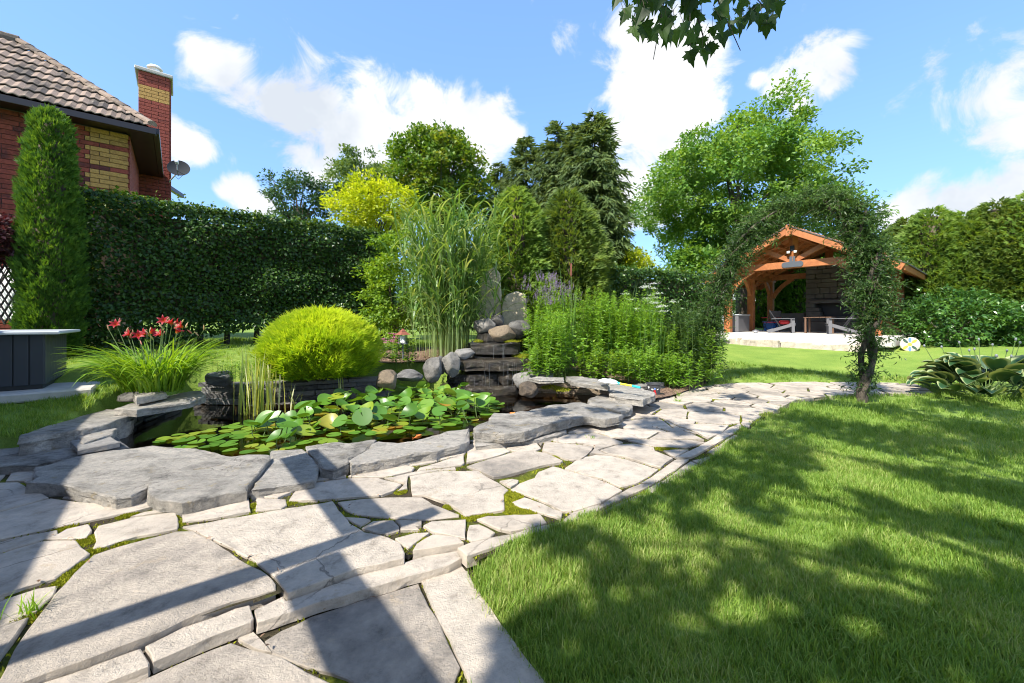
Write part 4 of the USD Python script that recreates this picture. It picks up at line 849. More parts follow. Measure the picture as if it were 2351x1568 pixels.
# Adirondack chairs
MAT['greyplastic'] = plain('grey_plastic_lumber', (.12, .12, .13), .55); MAT['darkplastic'] = plain('dark_plastic_lumber', (.03, .03, .035), .5); MAT['red'] = plain('red_fabric', (.45, .015, .02), .6); MAT['blue'] = plain('blue_plastic', (.04, .17, .50), .4)
def adirondack(label, loc, rz, cushion):
    t = thing('adirondack_chair', label, 'chair', loc, rz)
    for y in (-.27, .27):
        put('arm', *beam((-.42, y * 1.15, .56), (.34, y * 1.15, .58), .12, .025), MAT['greyplastic'], t)
        put('leg', *beam((.30, y * 1.05, 0), (.30, y * 1.05, .57), .035, .10, (1, 0, 0)), MAT['greyplastic'], t)
        put('leg', *beam((-.55, y, .0 + .04), (.36, y, .36), .03, .12), MAT['greyplastic'], t)
    for k in range(5): put('seat_slat', *beam((.34 - k * .1, -.27, .385 - k * .035), (.34 - k * .1, .27, .385 - k * .035), .085, .02), MAT['greyplastic'], t)
    for k in range(6):
        y = (k - 2.5) * .092; put('back_slat', *beam((-.12, y, .26), (-.48, y * 1.15, .95 - abs(y) * .35), .08, .02, (1, 0, .5)), MAT['darkplastic'], t)
    put('back_rail', *beam((-.3, -.27, .58), (-.3, .27, .58), .03, .06), MAT['greyplastic'], t)
    if cushion: put('cushion', *box((.02, 0, .42), (.34, .42, .14), None, .05), MAT['red'], t)
az = math.atan2(A_[1], A_[0])
adirondack('grey Adirondack chair with a dark back and red cushion in the pavilion', pv(.9, 1.75, PT), math.atan2(N_[1], N_[0]) + .35, True)
adirondack('grey Adirondack chair half hidden by the right willow trunk', pv(.8, 3.55, PT), az + 1.9, False)
tb = thing('side_table', 'low dark table between the two chairs in the pavilion', 'table', pv(1.6, 2.75, PT), az)
MAT['brownwood'] = plain('brown_table_wood', (.14, .08, .05), .5)
for k in range(5): put('top_slat', *box((0, (k - 2) * .18, .62), (.62, .17, .03), None, .005), MAT['brownwood'], tb)
for x in (-.26, .26):
    for y in (-.38, .38): put('leg', *box((x, y, .3), (.06, .06, .6), None, .006), MAT['brownwood'], tb)
db = thing('deck_box', 'pale grey storage cabinet between the left pavilion posts', 'storage cabinet', pv(1.25, -.15, PT), az)
v, f = box((0, 0, .36), (1.2, .6, .72), None, .02); put('body', v, f, MAT['greyplastic'], db)
for x in (-.3, .3): put('door', *box((x, .31, .36), (.57, .02, .64), None, .008), MAT['boxtop'], db)
for x in (-.06, .06): put('handle', *box((x, .33, .45), (.02, .03, .14), None, .005), MAT['black'], db)
put('lid', *box((0, 0, .74), (1.26, .66, .05), None, .015), MAT['boxtop'], db)
bb = thing('recycling_bin', 'blue open plastic bin behind the left posts of the pavilion', 'bin', pv(3.2, .55, PT), az)
v, f = lathe([(.0, 0), (.24, 0), (.30, .42), (.33, .42), (.33, .45), (.29, .45), (.23, .03), (0, .03)], 4); v = v @ np.array([[.7071, -.7071, 0], [.7071, .7071, 0], [0, 0, 1]]).T * [1.5, 1, 1]; put('tub', v, f, MAT['blue'], bb)
for y in (-.22, .22): put('rim_handle', *box((0, y * 1.15, .40), (.3, .03, .06), None, .01), MAT['blue'], bb)
fc = thing('folding_chair', 'red folding camp chair in front of the blue bin', 'chair', pv(2.6, .75, PT), az + .8)
for y in (-.24, .24):
    put('leg', *tube([(-.25, y, 0), (.25, y, .48)], .014, 6), MAT['black'], fc); put('leg', *tube([(.25, y, 0), (-.25, y, .55), (-.36, y, .9)], .014, 6), MAT['black'], fc)
    put('armrest', *box((0, y * 1.2, .62), (.45, .06, .03), None, .01), MAT['red'], fc)
put('seat', *box((.02, 0, .42), (.46, .46, .03), None, .012), MAT['red'], fc); put('backrest', *beam((-.33, 0, .62), (-.38, 0, .92), .46, .02, (1, 0, 0)), MAT['darkplastic'], fc)
ln = thing('path_light', 'small silver post lantern at the front edge of the pavilion platform', 'lantern', (*Q(1735, 16.0), float(_rbf([Q(1735, 16.0)])[0]) + .2))
put('spike', *tube([(0, 0, -.1), (0, 0, .12)], .02, 8), MAT['black'], ln); put('glass_body', *lathe([(0, .1), (.06, .1), (.07, .24), (0, .24)], 10), MAT['steel'], ln, smooth=40); put('hat', *lathe([(0, .24), (.13, .24), (.11, .28), (.02, .32), (0, .32)], 12), MAT['steel'], ln, smooth=40)
# painted log slice
lp = np.array([*Q(2089, 12.2), 0]); lr_ = .22; lp[2] = float(_rbf([lp[:2]])[0]) + lr_ - .02
logt = thing('painted_log', 'cut log end painted with a white and blue flower, right of the platform', 'log', lp)
axl = unit(np.array([-.72, -.69, .05])); sl_ = unit(np.cross([0, 0, 1], axl)); ul_ = np.cross(axl, sl_); RL = np.stack([sl_, ul_, axl], 1)
MAT['logwood'] = plain('pale_cut_wood', (.55, .50, .38), .8, noise=.15); MAT['petal_white'] = plain('white_petal_paint', (.78, .78, .74), .6); MAT['petal_blue'] = plain('blue_petal_paint', (.12, .22, .5), .6); MAT['petal_yellow'] = plain('yellow_paint', (.75, .6, .05), .6); MAT['leafpaint'] = plain('dark_leaf_paint', (.03, .07, .05), .6)
v, f = lathe([(0, -.6), (lr_, -.6), (lr_ * 1.03, -.3), (lr_, 0), (lr_ * .9, .012), (0, .012)], 22); put('log', v @ RL.T, f, MAT['logwood'], logt)
for k in range(8):
    g = k * math.pi / 4; c = np.array([math.cos(g), math.sin(g)]) * .135; e = np.array([[math.cos(u) * .075, math.sin(u) * .036] for u in np.linspace(0, 6.283, 12)[:-1]]); e = e @ np.array([[math.cos(g), math.sin(g)], [-math.sin(g), math.cos(g)]]) + c
    put('petal', np.c_[e, np.full(11, .016)] @ RL.T, tri_poly(e), MAT[['petal_white', 'petal_yellow', 'petal_blue', 'leafpaint'][k % 4]], logt)
v, f = lathe([(.05, .012), (.05, .02), (0, .02)], 12); put('flower_eye', v @ RL.T, f, MAT['petal_yellow'], logt)
# distant white house seen through the pavilion
wh = thing('white_house', 'distant white house with a dark sash window seen through the pavilion', 'house')
hd = 34.0; hc = Q(1712, hd)
v, f = box((hc[0] + 1, hd + 2, 2.6), (3.2, 3.5, 3.2)); put('wall', v, f, MAT['white_metal'], wh)
v, f = box((hc[0] + .15, hd + .2, 2.0), (.75, .06, 1.1), None, .02); put('window', v, f, MAT['black'], wh); put('window_rail', *box((hc[0] + .15, hd + .15, 2.0), (.75, .04, .09)), MAT['white_metal'], wh)
v, f = beam((hc[0] + 1, hd - .2, 4.5), (hc[0] + 1, hd + 4.2, 4.5), 3.8, .6); put('roof', v, f, MAT['shingle'], wh)
fe = thing('metal_fence', 'thin black metal fence in front of the distant white house', 'fence')
for k in range(12):
    x = Q(1690 + k * 6, 27.0); put('picket', *tube([(x[0], x[1], .8), (x[0], x[1], 2.05)], .018, 5), MAT['black'], fe)
for z in (1.0, 2.0): put('rail', *tube([(*Q(1685, 27), z), (*Q(1760, 27), z)], .02, 5), MAT['black'], fe)

# ------------------------------------------------------------------ small things by the pond
MAT['charcoal'] = plain('charcoal_plastic', (.05, .052, .058), .5)
bk = thing('bucket', 'small charcoal bucket with a painted figure, beside the flat capstone', 'bucket', (*P(1501, 911, .05), .05))
v, f = lathe([(0, 0), (.095, 0), (.125, .235), (.135, .235), (.135, .25), (.118, .25), (.09, .02), (0, .02)], 28); put('tub', v, f, MAT['charcoal'], bk, smooth=40)
def decal(cx, cz, pts, mat):
    e = np.array(pts, float) + [cx, cz]; g = e[:, 0] / .118 - math.pi / 2 - .28; rr = .0985 + .03 * e[:, 1] / .235 + .0025
    put('painted_mark', np.c_[rr * np.cos(g), rr * np.sin(g), e[:, 1]], tri_poly(e), mat, bk)
decal(0.01, .06, [(-.035, 0), (.035, 0), (.02, .06), (.008, .09), (-.012, .09), (-.02, .055)], MAT['red']); decal(.01, .165, [(.018 * math.cos(u), .02 * math.sin(u)) for u in np.linspace(0, 6.28, 9)[:-1]], MAT['petal_blue'])
decal(-.01, .15, [(-.04, 0), (-.01, -.012), (.0, .006), (-.03, .018)], MAT['petal_white']); decal(.05, .14, [(0, 0), (.03, .012), (.025, .03), (-.004, .015)], MAT['petal_white'])
decal(-.11, .16, [(0, 0), (.02, .005), (.034, .045), (.022, .03), (.015, .05), (.004, .03), (-.012, .045)], MAT['petal_white'])
put('handle', *tube([(.13 * math.cos(u), .13 * math.sin(u) * .3 - .06, .24 - abs(math.sin(u)) * .06) for u in np.linspace(0, math.pi, 9)], .004, 5), MAT['steel'], bk)
nt = thing('skimmer_net', 'white pond net with a yellow and teal handle lying on the capstones', 'net')
MAT['teal'] = plain('teal_grip', (.02, .42, .45), .45); MAT['yellow'] = plain('yellow_pole', (.75, .62, .03), .4); MAT['net'] = plain('white_net', (.75, .76, .76), .7)
npx = lambda x, y, z: np.array([*P(x, y, z), z + .0])
a0, a1, a2, a3 = npx(1398, 876, .47), npx(1420, 880, .46), npx(1452, 886, .44), npx(1470, 890, .43)
put('pole', *tube([a1, a2], .016, 10), MAT['yellow'], nt, smooth=40); put('grip', *tube([a2, a3], .019, 10), MAT['teal'], nt, smooth=40); put('socket', *tube([a1 + (a0 - a1) * .25, a1 + (a2 - a1) * .12], .022, 10), MAT['teal'], nt, smooth=40)
dirn = unit(a0 - a1); sd = unit(np.cross(dirn, [0, 0, 1])); hoop = [a1 + dirn * (.17 + .17 * math.cos(u)) + sd * .11 * math.sin(u) for u in np.linspace(math.pi, -math.pi, 22)]
put('hoop', *tube(hoop, .008, 6), MAT['white_metal'], nt)
ctr = a1 + dirn * .17; vv, ff = [], []
for i_ in range(6):
    for u in np.linspace(0, 2 * math.pi, 17)[:-1]: q = (1 - i_ / 6) ; vv.append(ctr + (dirn * .17 * math.cos(u) + sd * .11 * math.sin(u)) * q + np.array([0, 0, .035 * math.sin(i_ / 6 * math.pi) + .006 * math.sin(5 * u)]))
for i_ in range(5):
    for j_ in range(16): a_ = i_ * 16 + j_; b_ = i_ * 16 + (j_ + 1) % 16; ff += [[a_, b_, b_ + 16], [a_, b_ + 16, a_ + 16]]
put('net_bag', np.array(vv), ff, MAT['net'], nt, smooth=True)
gl = thing('garden_lantern', 'tiny pagoda lantern with a red roof between the phlox and tall grass', 'lantern', (*Q(925, 8.0), zat(812, 8.0)))
MAT['verdigris'] = plain('grey_iron', (.10, .11, .12), .5); MAT['rust'] = plain('rusty_roof', (.22, .07, .045), .6)
put('stem', *tube([(0, 0, -.1), (0, 0, .2)], .015, 6), MAT['verdigris'], gl)
for x in (-.06, .06):
    for y in (-.06, .06): put('corner_post', *box((x, y, .29), (.016, .016, .17)), MAT['verdigris'], gl)
put('floor', *box((0, 0, .2), (.16, .16, .02), None, .004), MAT['verdigris'], gl); put('lattice', *box((0, -.05, .29), (.09, .01, .14)), MAT['white_metal'], gl)
v, f = lathe([(.16, .375), (.07, .43), (.06, .45), (0, .5)], 4); put('roof', v, f, MAT['rust'], gl)
# goldfish
MAT['fish'] = plain('orange_fish_skin', (.75, .22, .05), .35)
def goldfish(x, y, rz, label, L=.14):
    p = P(x, y, WATER); g = thing('goldfish', label, 'fish', (p[0], p[1], WATER - .012), rz)
    v, f = lathe([(0, -.5), (.07, -.42), (.15, -.2), (.16, .0), (.11, .22), (.045, .38), (.03, .45)], 12); v = np.c_[v[:, 2], v[:, 0] * .8, v[:, 1]] * L * [-1, 1, 1]; put('body', v, f, MAT['fish'], g, smooth=True)
    put('tail', np.array([(-.42, 0, 0), (-.68, .03, .16), (-.6, 0, 0), (-.68, -.03, -.14)]) * L, [[0, 1, 2], [0, 2, 3]], MAT['fish'], g); put('fin', np.array([(.1, 0, .14), (-.2, 0, .24), (-.25, 0, .1)]) * L, [[0, 1, 2]], MAT['fish'], g)
goldfish(1161, 900, .2, 'orange goldfish at the surface in front of the waterfall', .2); goldfish(1178, 949, 2.6, 'orange goldfish near the pitted boulder slab', .16); goldfish(960, 1000, 1.0, 'reddish goldfish half hidden among the lily pads', .15)

# ------------------------------------------------------------------ behind the camera: pergola and house wing whose shadows cross the path
pg = thing('pergola', 'timber pergola beside the camera, outside the picture', 'pergola')
an3 = lambda a, n, z: np.array([*(a * A_ + n * N_), z])
v, f = beam(an3(-7, -2.20, 2.6), an3(-.85, -2.20, 2.6), .13, .20); put('rafter', v, f, MAT['cedar'], pg)
v, f = beam(an3(-1.65, -2.1, 2.58), an3(-1.65, 3.5, 2.58), .20, .2); put('header', v, f, MAT['cedar'], pg)
v, f = beam(an3(-1.27, -4.0, 2.62), an3(-1.27, -2.3, 2.62), .20, .2); put('header', v, f, MAT['cedar'], pg)
for a_, n_ in ((-1.65, 3.3), (-6.8, -2.2)): v, f = box(an3(a_, n_, 1.3), (.16, .16, 2.6), RP, .01); put('post', v, f, MAT['cedar'], pg)
hw = thing('house_wing', 'brick house wing left of the camera, outside the picture', 'house')
v, f = box(an3(-6.27, -3.5, 1.5), (5.0, 9.4, 3.0), RP); put('wall', v, f, MAT['wallfar'], hw)
v, f = beam(an3(-6.27, -8.4, 3.08), an3(-6.27, 2.5, 3.08), 5.8, .16); put('roof', v, f, MAT['shingle'], hw)
# ------------------------------------------------------------------ vegetation
R = np.random.default_rng(77)
def ribbons(base, az, th0, th1, L, W, segs=6, p=1.3, twist=0.0, r=R, tip=3.0):
    """arching blades: th0, th1 = lean from upright at foot and tip"""
    base = np.asarray(base, float); n = len(base); br = lambda a: np.broadcast_to(a, (n,))[:, None]
    s = np.linspace(0, 1, segs + 1)[None]; th = br(th0) + (br(th1) - br(th0)) * s ** p
    st = br(L) / segs; tm = (th[:, 1:] + th[:, :-1]) / 2
    x = np.concatenate([np.zeros((n, 1)), np.cumsum(np.sin(tm) * st, 1)], 1); z = np.concatenate([np.zeros((n, 1)), np.cumsum(np.cos(tm) * st, 1)], 1)
    d = np.stack([np.cos(az), np.sin(az), np.zeros(n)], 1); sd = np.stack([-np.sin(az), np.cos(az), np.zeros(n)], 1)
    pos = base[:, None] + d[:, None] * x[..., None] + np.array([0, 0, 1.]) * z[..., None]
    w = br(W) / 2 * (1 - s ** tip) * (.55 + .45 * np.minimum(1, s * 4)); tw = (r.normal(0, 1, (n, 1)) * twist) * s
    up = np.stack([-np.cos(th)[..., None] * d[:, None, k] if False else -np.cos(th) * d[:, None, k] + (np.sin(th) if k == 2 else 0) for k in range(3)], -1)
    side = sd[:, None] * np.cos(tw)[..., None] + up * np.sin(tw)[..., None]
    v = np.stack([pos - side * w[..., None], pos + side * w[..., None]], 2).reshape(-1, 3); m = (segs + 1) * 2
    k = np.arange(segs) * 2; q = np.stack([k, k + 1, k + 3, k + 2], 1); f = (np.arange(n)[:, None, None] * m + q[None]).reshape(-1, 4)
    return v, f, m, np.repeat(np.broadcast_to(s, (n, segs + 1)).ravel(), 2), pos
def rdir(n, r=R): return unit(r.normal(size=(n, 3)))
UP = np.array([0, 0, 1.])
def crown_leaves(mb, cen, rad, per, L, W, center, r, out=.6, rnd=.8, down=.2, tb=None, fold=.1, flat=.8):
    """leaf masses round the cluster centres cen (radii rad)"""
    n = len(cen); c = np.repeat(cen, per, 0); g = rdir(len(c), r) * (r.uniform(0, 1, (len(c), 1)) ** .5) * np.repeat(np.broadcast_to(rad, (n,)), per)[:, None] * np.array([1, 1, .75])
    p = c + g; o = unit(p - center); k = len(p)
    d = unit(o * out + rdir(k, r) * rnd - UP * down); nn = unit(UP * flat + o * .35 + rdir(k, r) * .5)
    v, f, _ = leaf_arrays(p, d, nn, L * r.uniform(.7, 1.25, k), W * r.uniform(.7, 1.25, k), fold)
    t = np.clip(np.repeat(r.uniform(0, .55, n) if tb is None else tb, per) + r.uniform(0, .45, k), 0, 1)
    mb.add(v, f, np.repeat(t, 4)); return p
def limbs(mb, base, fork, tips, r0, r, sag=.1):
    base, fork = np.asarray(base, float), np.asarray(fork, float)
    pts = [base + (fork - base) * t + np.array([r.normal(0, .03), r.normal(0, .03), 0]) * (0 < t < 1) for t in np.linspace(0, 1, 6)]
    mb.add(*tube(pts, np.linspace(r0 * 1.15, r0 * .7, 6), 10), tint=.5)
    for tp in tips:
        s = base + (fork - base) * r.uniform(.55, 1); mid = (s + tp) / 2 + r.normal(0, .08, 3) * np.linalg.norm(tp - s); mid[2] += sag * np.linalg.norm(tp - s)
        u = np.linspace(0, 1, 6)[:, None]; c = (1 - u) ** 2 * s + 2 * u * (1 - u) * mid + u ** 2 * tp
        mb.add(*tube(c, np.linspace(r0 * .38, r0 * .08, 6), 6), tint=.5)
def ellip(n, center, radii, r, lo=.45, lump=.25, seed=0):
    d = rdir(n, r); rr = (lo + (1 - lo) * r.uniform(0, 1, n) ** .6) * (1 + lump * 2 * (meshkit.noise(d * 2.2 + seed) - .5)); return np.asarray(center) + d * rr[:, None] * np.asarray(radii)
def deciduous(name, label, x, d, ytop, ybot, halfw, leafL, leafW, nclus, per, mat, seed, crad=None, zbase=None, lo=.4, lump=.3, depth=None, trunk=.12, shape=None, cat='tree', group=None, trunk_mat='bark', **kw):
    r = np.random.default_rng(seed); b = Q(x, d); zb = zbase if zbase is not None else float(_rbf(b[None])[0]); z1, z0 = zat(ytop, d), zat(ybot, d); rw = halfw * d / F
    cen = np.array([b[0], b[1], (z0 + z1) / 2]); rad = np.array([rw, depth or rw, (z1 - z0) / 2])
    t = thing(name, label, cat, (b[0], b[1], zb), group=group); off = np.array([b[0], b[1], zb])
    cl = ellip(nclus, cen, rad, r, lo, lump, seed) if shape is None else shape(cen, rad, nclus, r)
    cr = crad or rw * .22; mb = MB(); crown_leaves(mb, cl - off, cr * r.uniform(.7, 1.3, nclus), per, leafL, leafW, cen - off, r, **kw); mb.build('crown', MAT[mat], t)
    tm = MB(); fork = np.array([0, 0, (z0 + (z1 - z0) * .25) - zb]); limbs(tm, (0, 0, -.1), fork, (cl - off)[r.choice(nclus, min(nclus, 16), False)], trunk, r); tm.build('trunk', MAT[trunk_mat], t, smooth=True)
    return t
G = {}
MAT['lf_maple'] = foliage('maple_leaf', [(.05, .12, .015), (.09, .18, .02), (.16, .25, .03), (.27, .27, .04)], trans=.4)
MAT['lf_oak'] = foliage('bright_leaf', [(.05, .14, .022), (.10, .22, .032), (.165, .295, .048), (.25, .36, .07)], trans=.45)
MAT['lf_grey'] = foliage('greygreen_leaf', [(.06, .12, .035), (.11, .18, .055), (.16, .24, .08)], trans=.4)
MAT['lf_dark'] = foliage('dark_leaf', [(.022, .065, .025), (.045, .10, .04), (.075, .14, .055)], trans=.35)
MAT['lf_yellow'] = foliage('golden_leaf', [(.22, .28, .012), (.36, .42, .014), (.50, .53, .02), (.60, .56, .03)], trans=.45, tcol=(1.3, 1.3, .6))
MAT['lf_lime'] = foliage('lime_leaf', [(.09, .19, .015), (.16, .28, .022), (.27, .38, .035)], trans=.45)
MAT['lf_hedge'] = foliage('hedge_leaf', [(.016, .048, .010), (.032, .078, .014), (.06, .13, .02), (.17, .25, .04)], rough=.36, trans=.3, spec=.35)
MAT['lf_cedar'] = foliage('cedar_spray', [(.06, .10, .028), (.11, .175, .036), (.175, .25, .05), (.27, .28, .10)], rough=.6, trans=.35, spec=.25)
MAT['lf_thuja'] = foliage('thuja_spray', [(.045, .115, .016), (.085, .185, .024), (.15, .265, .038), (.24, .345, .065)], rough=.55, trans=.35, spec=.25)
MAT['lf_screen'] = foliage('screen_cedar_spray', [(.08, .15, .032), (.15, .25, .048), (.23, .34, .072), (.31, .39, .11)], rough=.55, trans=.4, spec=.25)
MAT['lf_spruce'] = foliage('spruce_needle', [(.04, .07, .028), (.075, .12, .042), (.12, .175, .055), (.19, .24, .085)], rough=.6, trans=.3, spec=.25)
MAT['lf_cyp'] = foliage('golden_cypress', [(.13, .26, .012), (.29, .43, .016), (.46, .57, .025), (.60, .66, .05)], rough=.55, trans=.45, tcol=(1.3, 1.25, .6))
MAT['lf_purple'] = foliage('purple_leaf', [(.03, .012, .016), (.06, .018, .022), (.10, .03, .03)], trans=.3, tcol=(1.5, .6, .6))
MAT['lf_willow'] = foliage('willow_leaf', [(.022, .055, .016), (.042, .095, .022), (.08, .15, .03), (.13, .21, .05)], trans=.35)
MAT['lf_per'] = foliage('perennial_leaf', [(.10, .22, .02), (.16, .32, .03), (.25, .42, .05), (.36, .50, .08)], trans=.45)
MAT['lf_grass'] = foliage('tall_grass_blade', [(.08, .18, .04), (.14, .25, .06), (.23, .34, .11), (.40, .46, .24)], rough=.4, trans=.45)
MAT['lf_lily'] = foliage('daylily_blade', [(.09, .21, .012), (.17, .32, .02), (.28, .43, .03)], rough=.4, trans=.45)
MAT['lf_iris'] = foliage('variegated_blade', [(.22, .34, .07), (.42, .48, .18), (.68, .67, .40)], rough=.4, trans=.4)
MAT['lf_laurel'] = foliage('glossy_leaf', [(.025, .085, .014), (.055, .14, .022), (.12, .23, .035)], rough=.3, trans=.3, spec=.6)
# ---- beech hedge
def hedge(name, label, p0, p1, depth, z0, z1, n, seed, leaf=(.085, .06), trunks=0, tb=None, skirt=None):
    r = np.random.default_rng(seed); p0, p1 = np.asarray(p0), np.asarray(p1); Lh = np.linalg.norm(p1 - p0); a = (p1 - p0) / Lh; b = np.array([-a[1], a[0]])
    t = thing(name, label, 'hedge', (*p0, z0))
    u = r.uniform(0, Lh, n); w = r.uniform(0, 1, n); part = r.uniform(0, 1, n); h = z1 - z0
    face = np.where(part < .62, 0, np.where(part < .80, 1, np.where(part < .88, 2, np.where(part < .93, 3, 4))))
    dep = r.exponential(.09, n)
    lump = (meshkit.noise(np.c_[u * 1.6, w * h * 1.6, face * 9.0]) - .5) * .22
    q = np.zeros((n, 3)); o = np.zeros((n, 3)); dep = dep - lump - .03
    v_ = w * depth; z_ = w * h
    low = .0 if skirt is None else skirt * np.clip(u / Lh * 3 - .25, 0, 1) * 1.0
    zz = low + z_ * (1 - low / h)
    for k, (U, V, Z, on) in enumerate([(u, dep, zz, (0, -1, 0)), (u, v_, h - dep, (0, 0, 1)), (dep, v_, zz, (-1, 0, 0)), (Lh - dep, v_, zz, (1, 0, 0)), (u, depth - dep, zz, (0, 1, 0))]):
        m = face == k; q[m] = np.stack([np.broadcast_to(U, (n,)), np.broadcast_to(V, (n,)), np.broadcast_to(Z, (n,))], 1)[m]; o[m] = on
    tow = lambda x: np.c_[x[:, :1] * a + x[:, 1:2] * b, x[:, 2]]
    p, o = tow(q), tow(o)
    d = unit(o * .25 + rdir(n, r) * .7 - UP * .45); nn = unit(o * .8 + UP * .45 + rdir(n, r) * .55)
    v, f, _ = leaf_arrays(p, d, nn, leaf[0] * r.uniform(.7, 1.3, n), leaf[1] * r.uniform(.7, 1.3, n), .08)
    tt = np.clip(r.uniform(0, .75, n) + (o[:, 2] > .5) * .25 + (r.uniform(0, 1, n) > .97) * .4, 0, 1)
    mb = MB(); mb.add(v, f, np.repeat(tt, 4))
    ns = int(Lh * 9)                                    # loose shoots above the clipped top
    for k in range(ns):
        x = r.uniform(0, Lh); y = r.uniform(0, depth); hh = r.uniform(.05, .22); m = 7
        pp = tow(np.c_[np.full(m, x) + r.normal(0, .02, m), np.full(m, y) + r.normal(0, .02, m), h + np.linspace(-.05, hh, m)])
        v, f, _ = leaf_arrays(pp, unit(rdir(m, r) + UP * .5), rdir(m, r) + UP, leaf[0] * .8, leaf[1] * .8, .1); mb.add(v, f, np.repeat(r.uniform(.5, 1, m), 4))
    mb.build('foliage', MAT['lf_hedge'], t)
    core = tow(np.array([(x, y, z) for x in (.3, Lh - .3) for y in (.32, depth - .3) for z in ((skirt or 0) + .25, h - .3)])); put('inner_twigs', core, trimesh.convex.convex_hull(core).faces if False else np.array([[0, 1, 3], [0, 3, 2], [4, 6, 7], [4, 7, 5], [0, 4, 5], [0, 5, 1], [2, 3, 7], [2, 7, 6], [1, 5, 7], [1, 7, 3], [0, 2, 6], [0, 6, 4]]), MAT['twig'], t)
    for k in range(trunks):
        x = (k + .5) * Lh / trunks + r.normal(0, .08); c = tow(np.array([[x, depth * .5, -.15], [x + .03, depth * .5, .4], [x, depth * .5, 1.3]])); put('trunk', *tube(c, [.07, .055, .05], 8), MAT['bark'], t, smooth=True, tint=.3)
    return t
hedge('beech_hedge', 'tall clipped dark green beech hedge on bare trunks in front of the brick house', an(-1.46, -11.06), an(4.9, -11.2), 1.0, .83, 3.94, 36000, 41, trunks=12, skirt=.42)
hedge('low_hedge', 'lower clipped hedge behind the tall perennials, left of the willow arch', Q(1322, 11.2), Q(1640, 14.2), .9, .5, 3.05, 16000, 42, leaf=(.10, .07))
# ---- conifers and sprays
def sprays(name, label, x, d, ytop, halfw, prof, n, L, W, mat, seed, zb=None, upw=.6, cat='conifer', tips=0, tintz=0.0, group=None, ry=1.0, droop=.0, core=.7, inner=.35, tofs=0.0, rag=.05):
    """dense conifer: sprays over a lumpy surface of revolution; prof(h in 0..1) -> radius factor"""
    r = np.random.default_rng(seed); b = Q(x, d); zb = float(_rbf(b[None])[0]) if zb is None else zb; H = zat(ytop, d) - zb; Rm = halfw * d / F
    t = thing(name, label, cat, (b[0], b[1], zb), group=group)
    h = r.uniform(0, 1, n * 2); w = prof(h); k = r.uniform(0, w.max(), n * 2) < w; h = h[k][:n]; n = len(h)
    az = r.uniform(0, 2 * math.pi, n); lump = 1 + .46 * (meshkit.noise(np.c_[np.cos(az) * 2.2, np.sin(az) * 2.2, h * H / Rm * 1.6] + seed) - .5) + .34 * (meshkit.noise(np.c_[np.cos(az) * 5, np.sin(az) * 5, h * H / Rm * 4] + seed) - .5)
    rad = Rm * prof(h) * lump * (1 - inner * r.uniform(0, 1, n) ** 2.2) * (1 + rag * (r.uniform(0, 1, n) < .15) * r.uniform(0, 1, n))
    p = np.c_[np.cos(az) * rad, np.sin(az) * rad * ry, h * H]; o = np.c_[np.cos(az), np.sin(az), np.zeros(n)]
    dd_ = unit(o * (1 - upw * .5) + UP * (upw - droop * 2) + rdir(n, r) * .45); nn = unit(rdir(n, r) + np.cross(o, UP) * .8)
    mb = MB(); tt = np.clip(r.uniform(0, .6, n) + .6 * (meshkit.noise(p * 3.1 / Rm + seed) - .3) + tintz * (h - .5) + tofs, 0, 1)
    for sp in (-.5, 0, .5):                               # a spray is a small fan of three
        e = unit(dd_ + np.cross(dd_, nn) * sp); v, f, _ = leaf_arrays(p, e, nn, L * r.uniform(.7, 1.3, n) * (1 if sp == 0 else .75), W * r.uniform(.7, 1.2, n), .05); mb.add(v, f, np.repeat(tt, 4))
    mb.build('foliage', MAT[mat], t)
    hs = np.linspace(0, .93, 8); v, f = lathe([(0, 0)] + [(max(.01, Rm * prof(np.array([q]))[0] * core * .8), q * H) for q in hs] + [(0, .95 * H)], 10); put('inner_twigs', v, f, MAT['twig'], t)
    put('trunk', *tube([(0, 0, -.1), (0, 0, H * .5)], [.07, .05], 8), MAT['bark'], t, tint=.4)
    return t
col = lambda h: np.interp(h, [0, .04, .25, .5, .68, .8, .92, .97, 1], [.85, 1.0, 1.08, 1.05, .92, .80, .68, .44, .05])
sprays('columnar_cedar', 'narrow columnar cedar standing at the left end of the beech hedge', 116, 7.2, 250, 47, col, 15000, .10, .020, 'lf_thuja', 51, zb=.82, tofs=-.14, upw=.9, tintz=.3)
dome_ = lambda h: np.sqrt(np.clip(1 - (np.clip(h, 0, 1) * 1.0) ** 2.1, 0, 1)) * np.interp(h, [0, .12, .35, 1], [.80, .93, 1, 1])
sprays('golden_cypress', 'round golden yellow threadleaf cypress shrub behind the pond wall', 737, 7.0, 716, 117, dome_, 21000, .15, .017, 'lf_cyp', 52, zb=.50, tofs=.18, rag=.16, upw=.55, cat='shrub', tintz=.55, core=.72, inner=.3)
mass = lambda h: np.interp(h, [0, .08, .3, .55, .8, .93, 1], [.85, .98, 1, .96, .74, .46, .12])
broad = lambda h: np.interp(h, [0, .1, .35, .6, .85, 1], [.85, 1, .98, .8, .42, .06])
sprays('cedar_tree', 'ragged brownish cedar at the centre behind the standing tan slabs', 1302, 11.6, 440, 88, mass, 11000, .20, .05, 'lf_cedar', 53, upw=.15, droop=.0, core=.4, inner=.5)
sprays('cedar_tree', 'paler feathery cedar just left of the ragged central cedar', 1186, 11.0, 432, 70, mass, 9000, .20, .05, 'lf_screen', 54, upw=.15, droop=.0, core=.4, inner=.5)
sprays('cedar_tree', 'low cedar filling the gap right of the ragged central cedar', 1372, 12.4, 575, 44, mass, 5500, .18, .05, 'lf_cedar', 55, upw=.1, core=.5)
GRC = 'cedars of the tall screen at the right edge'
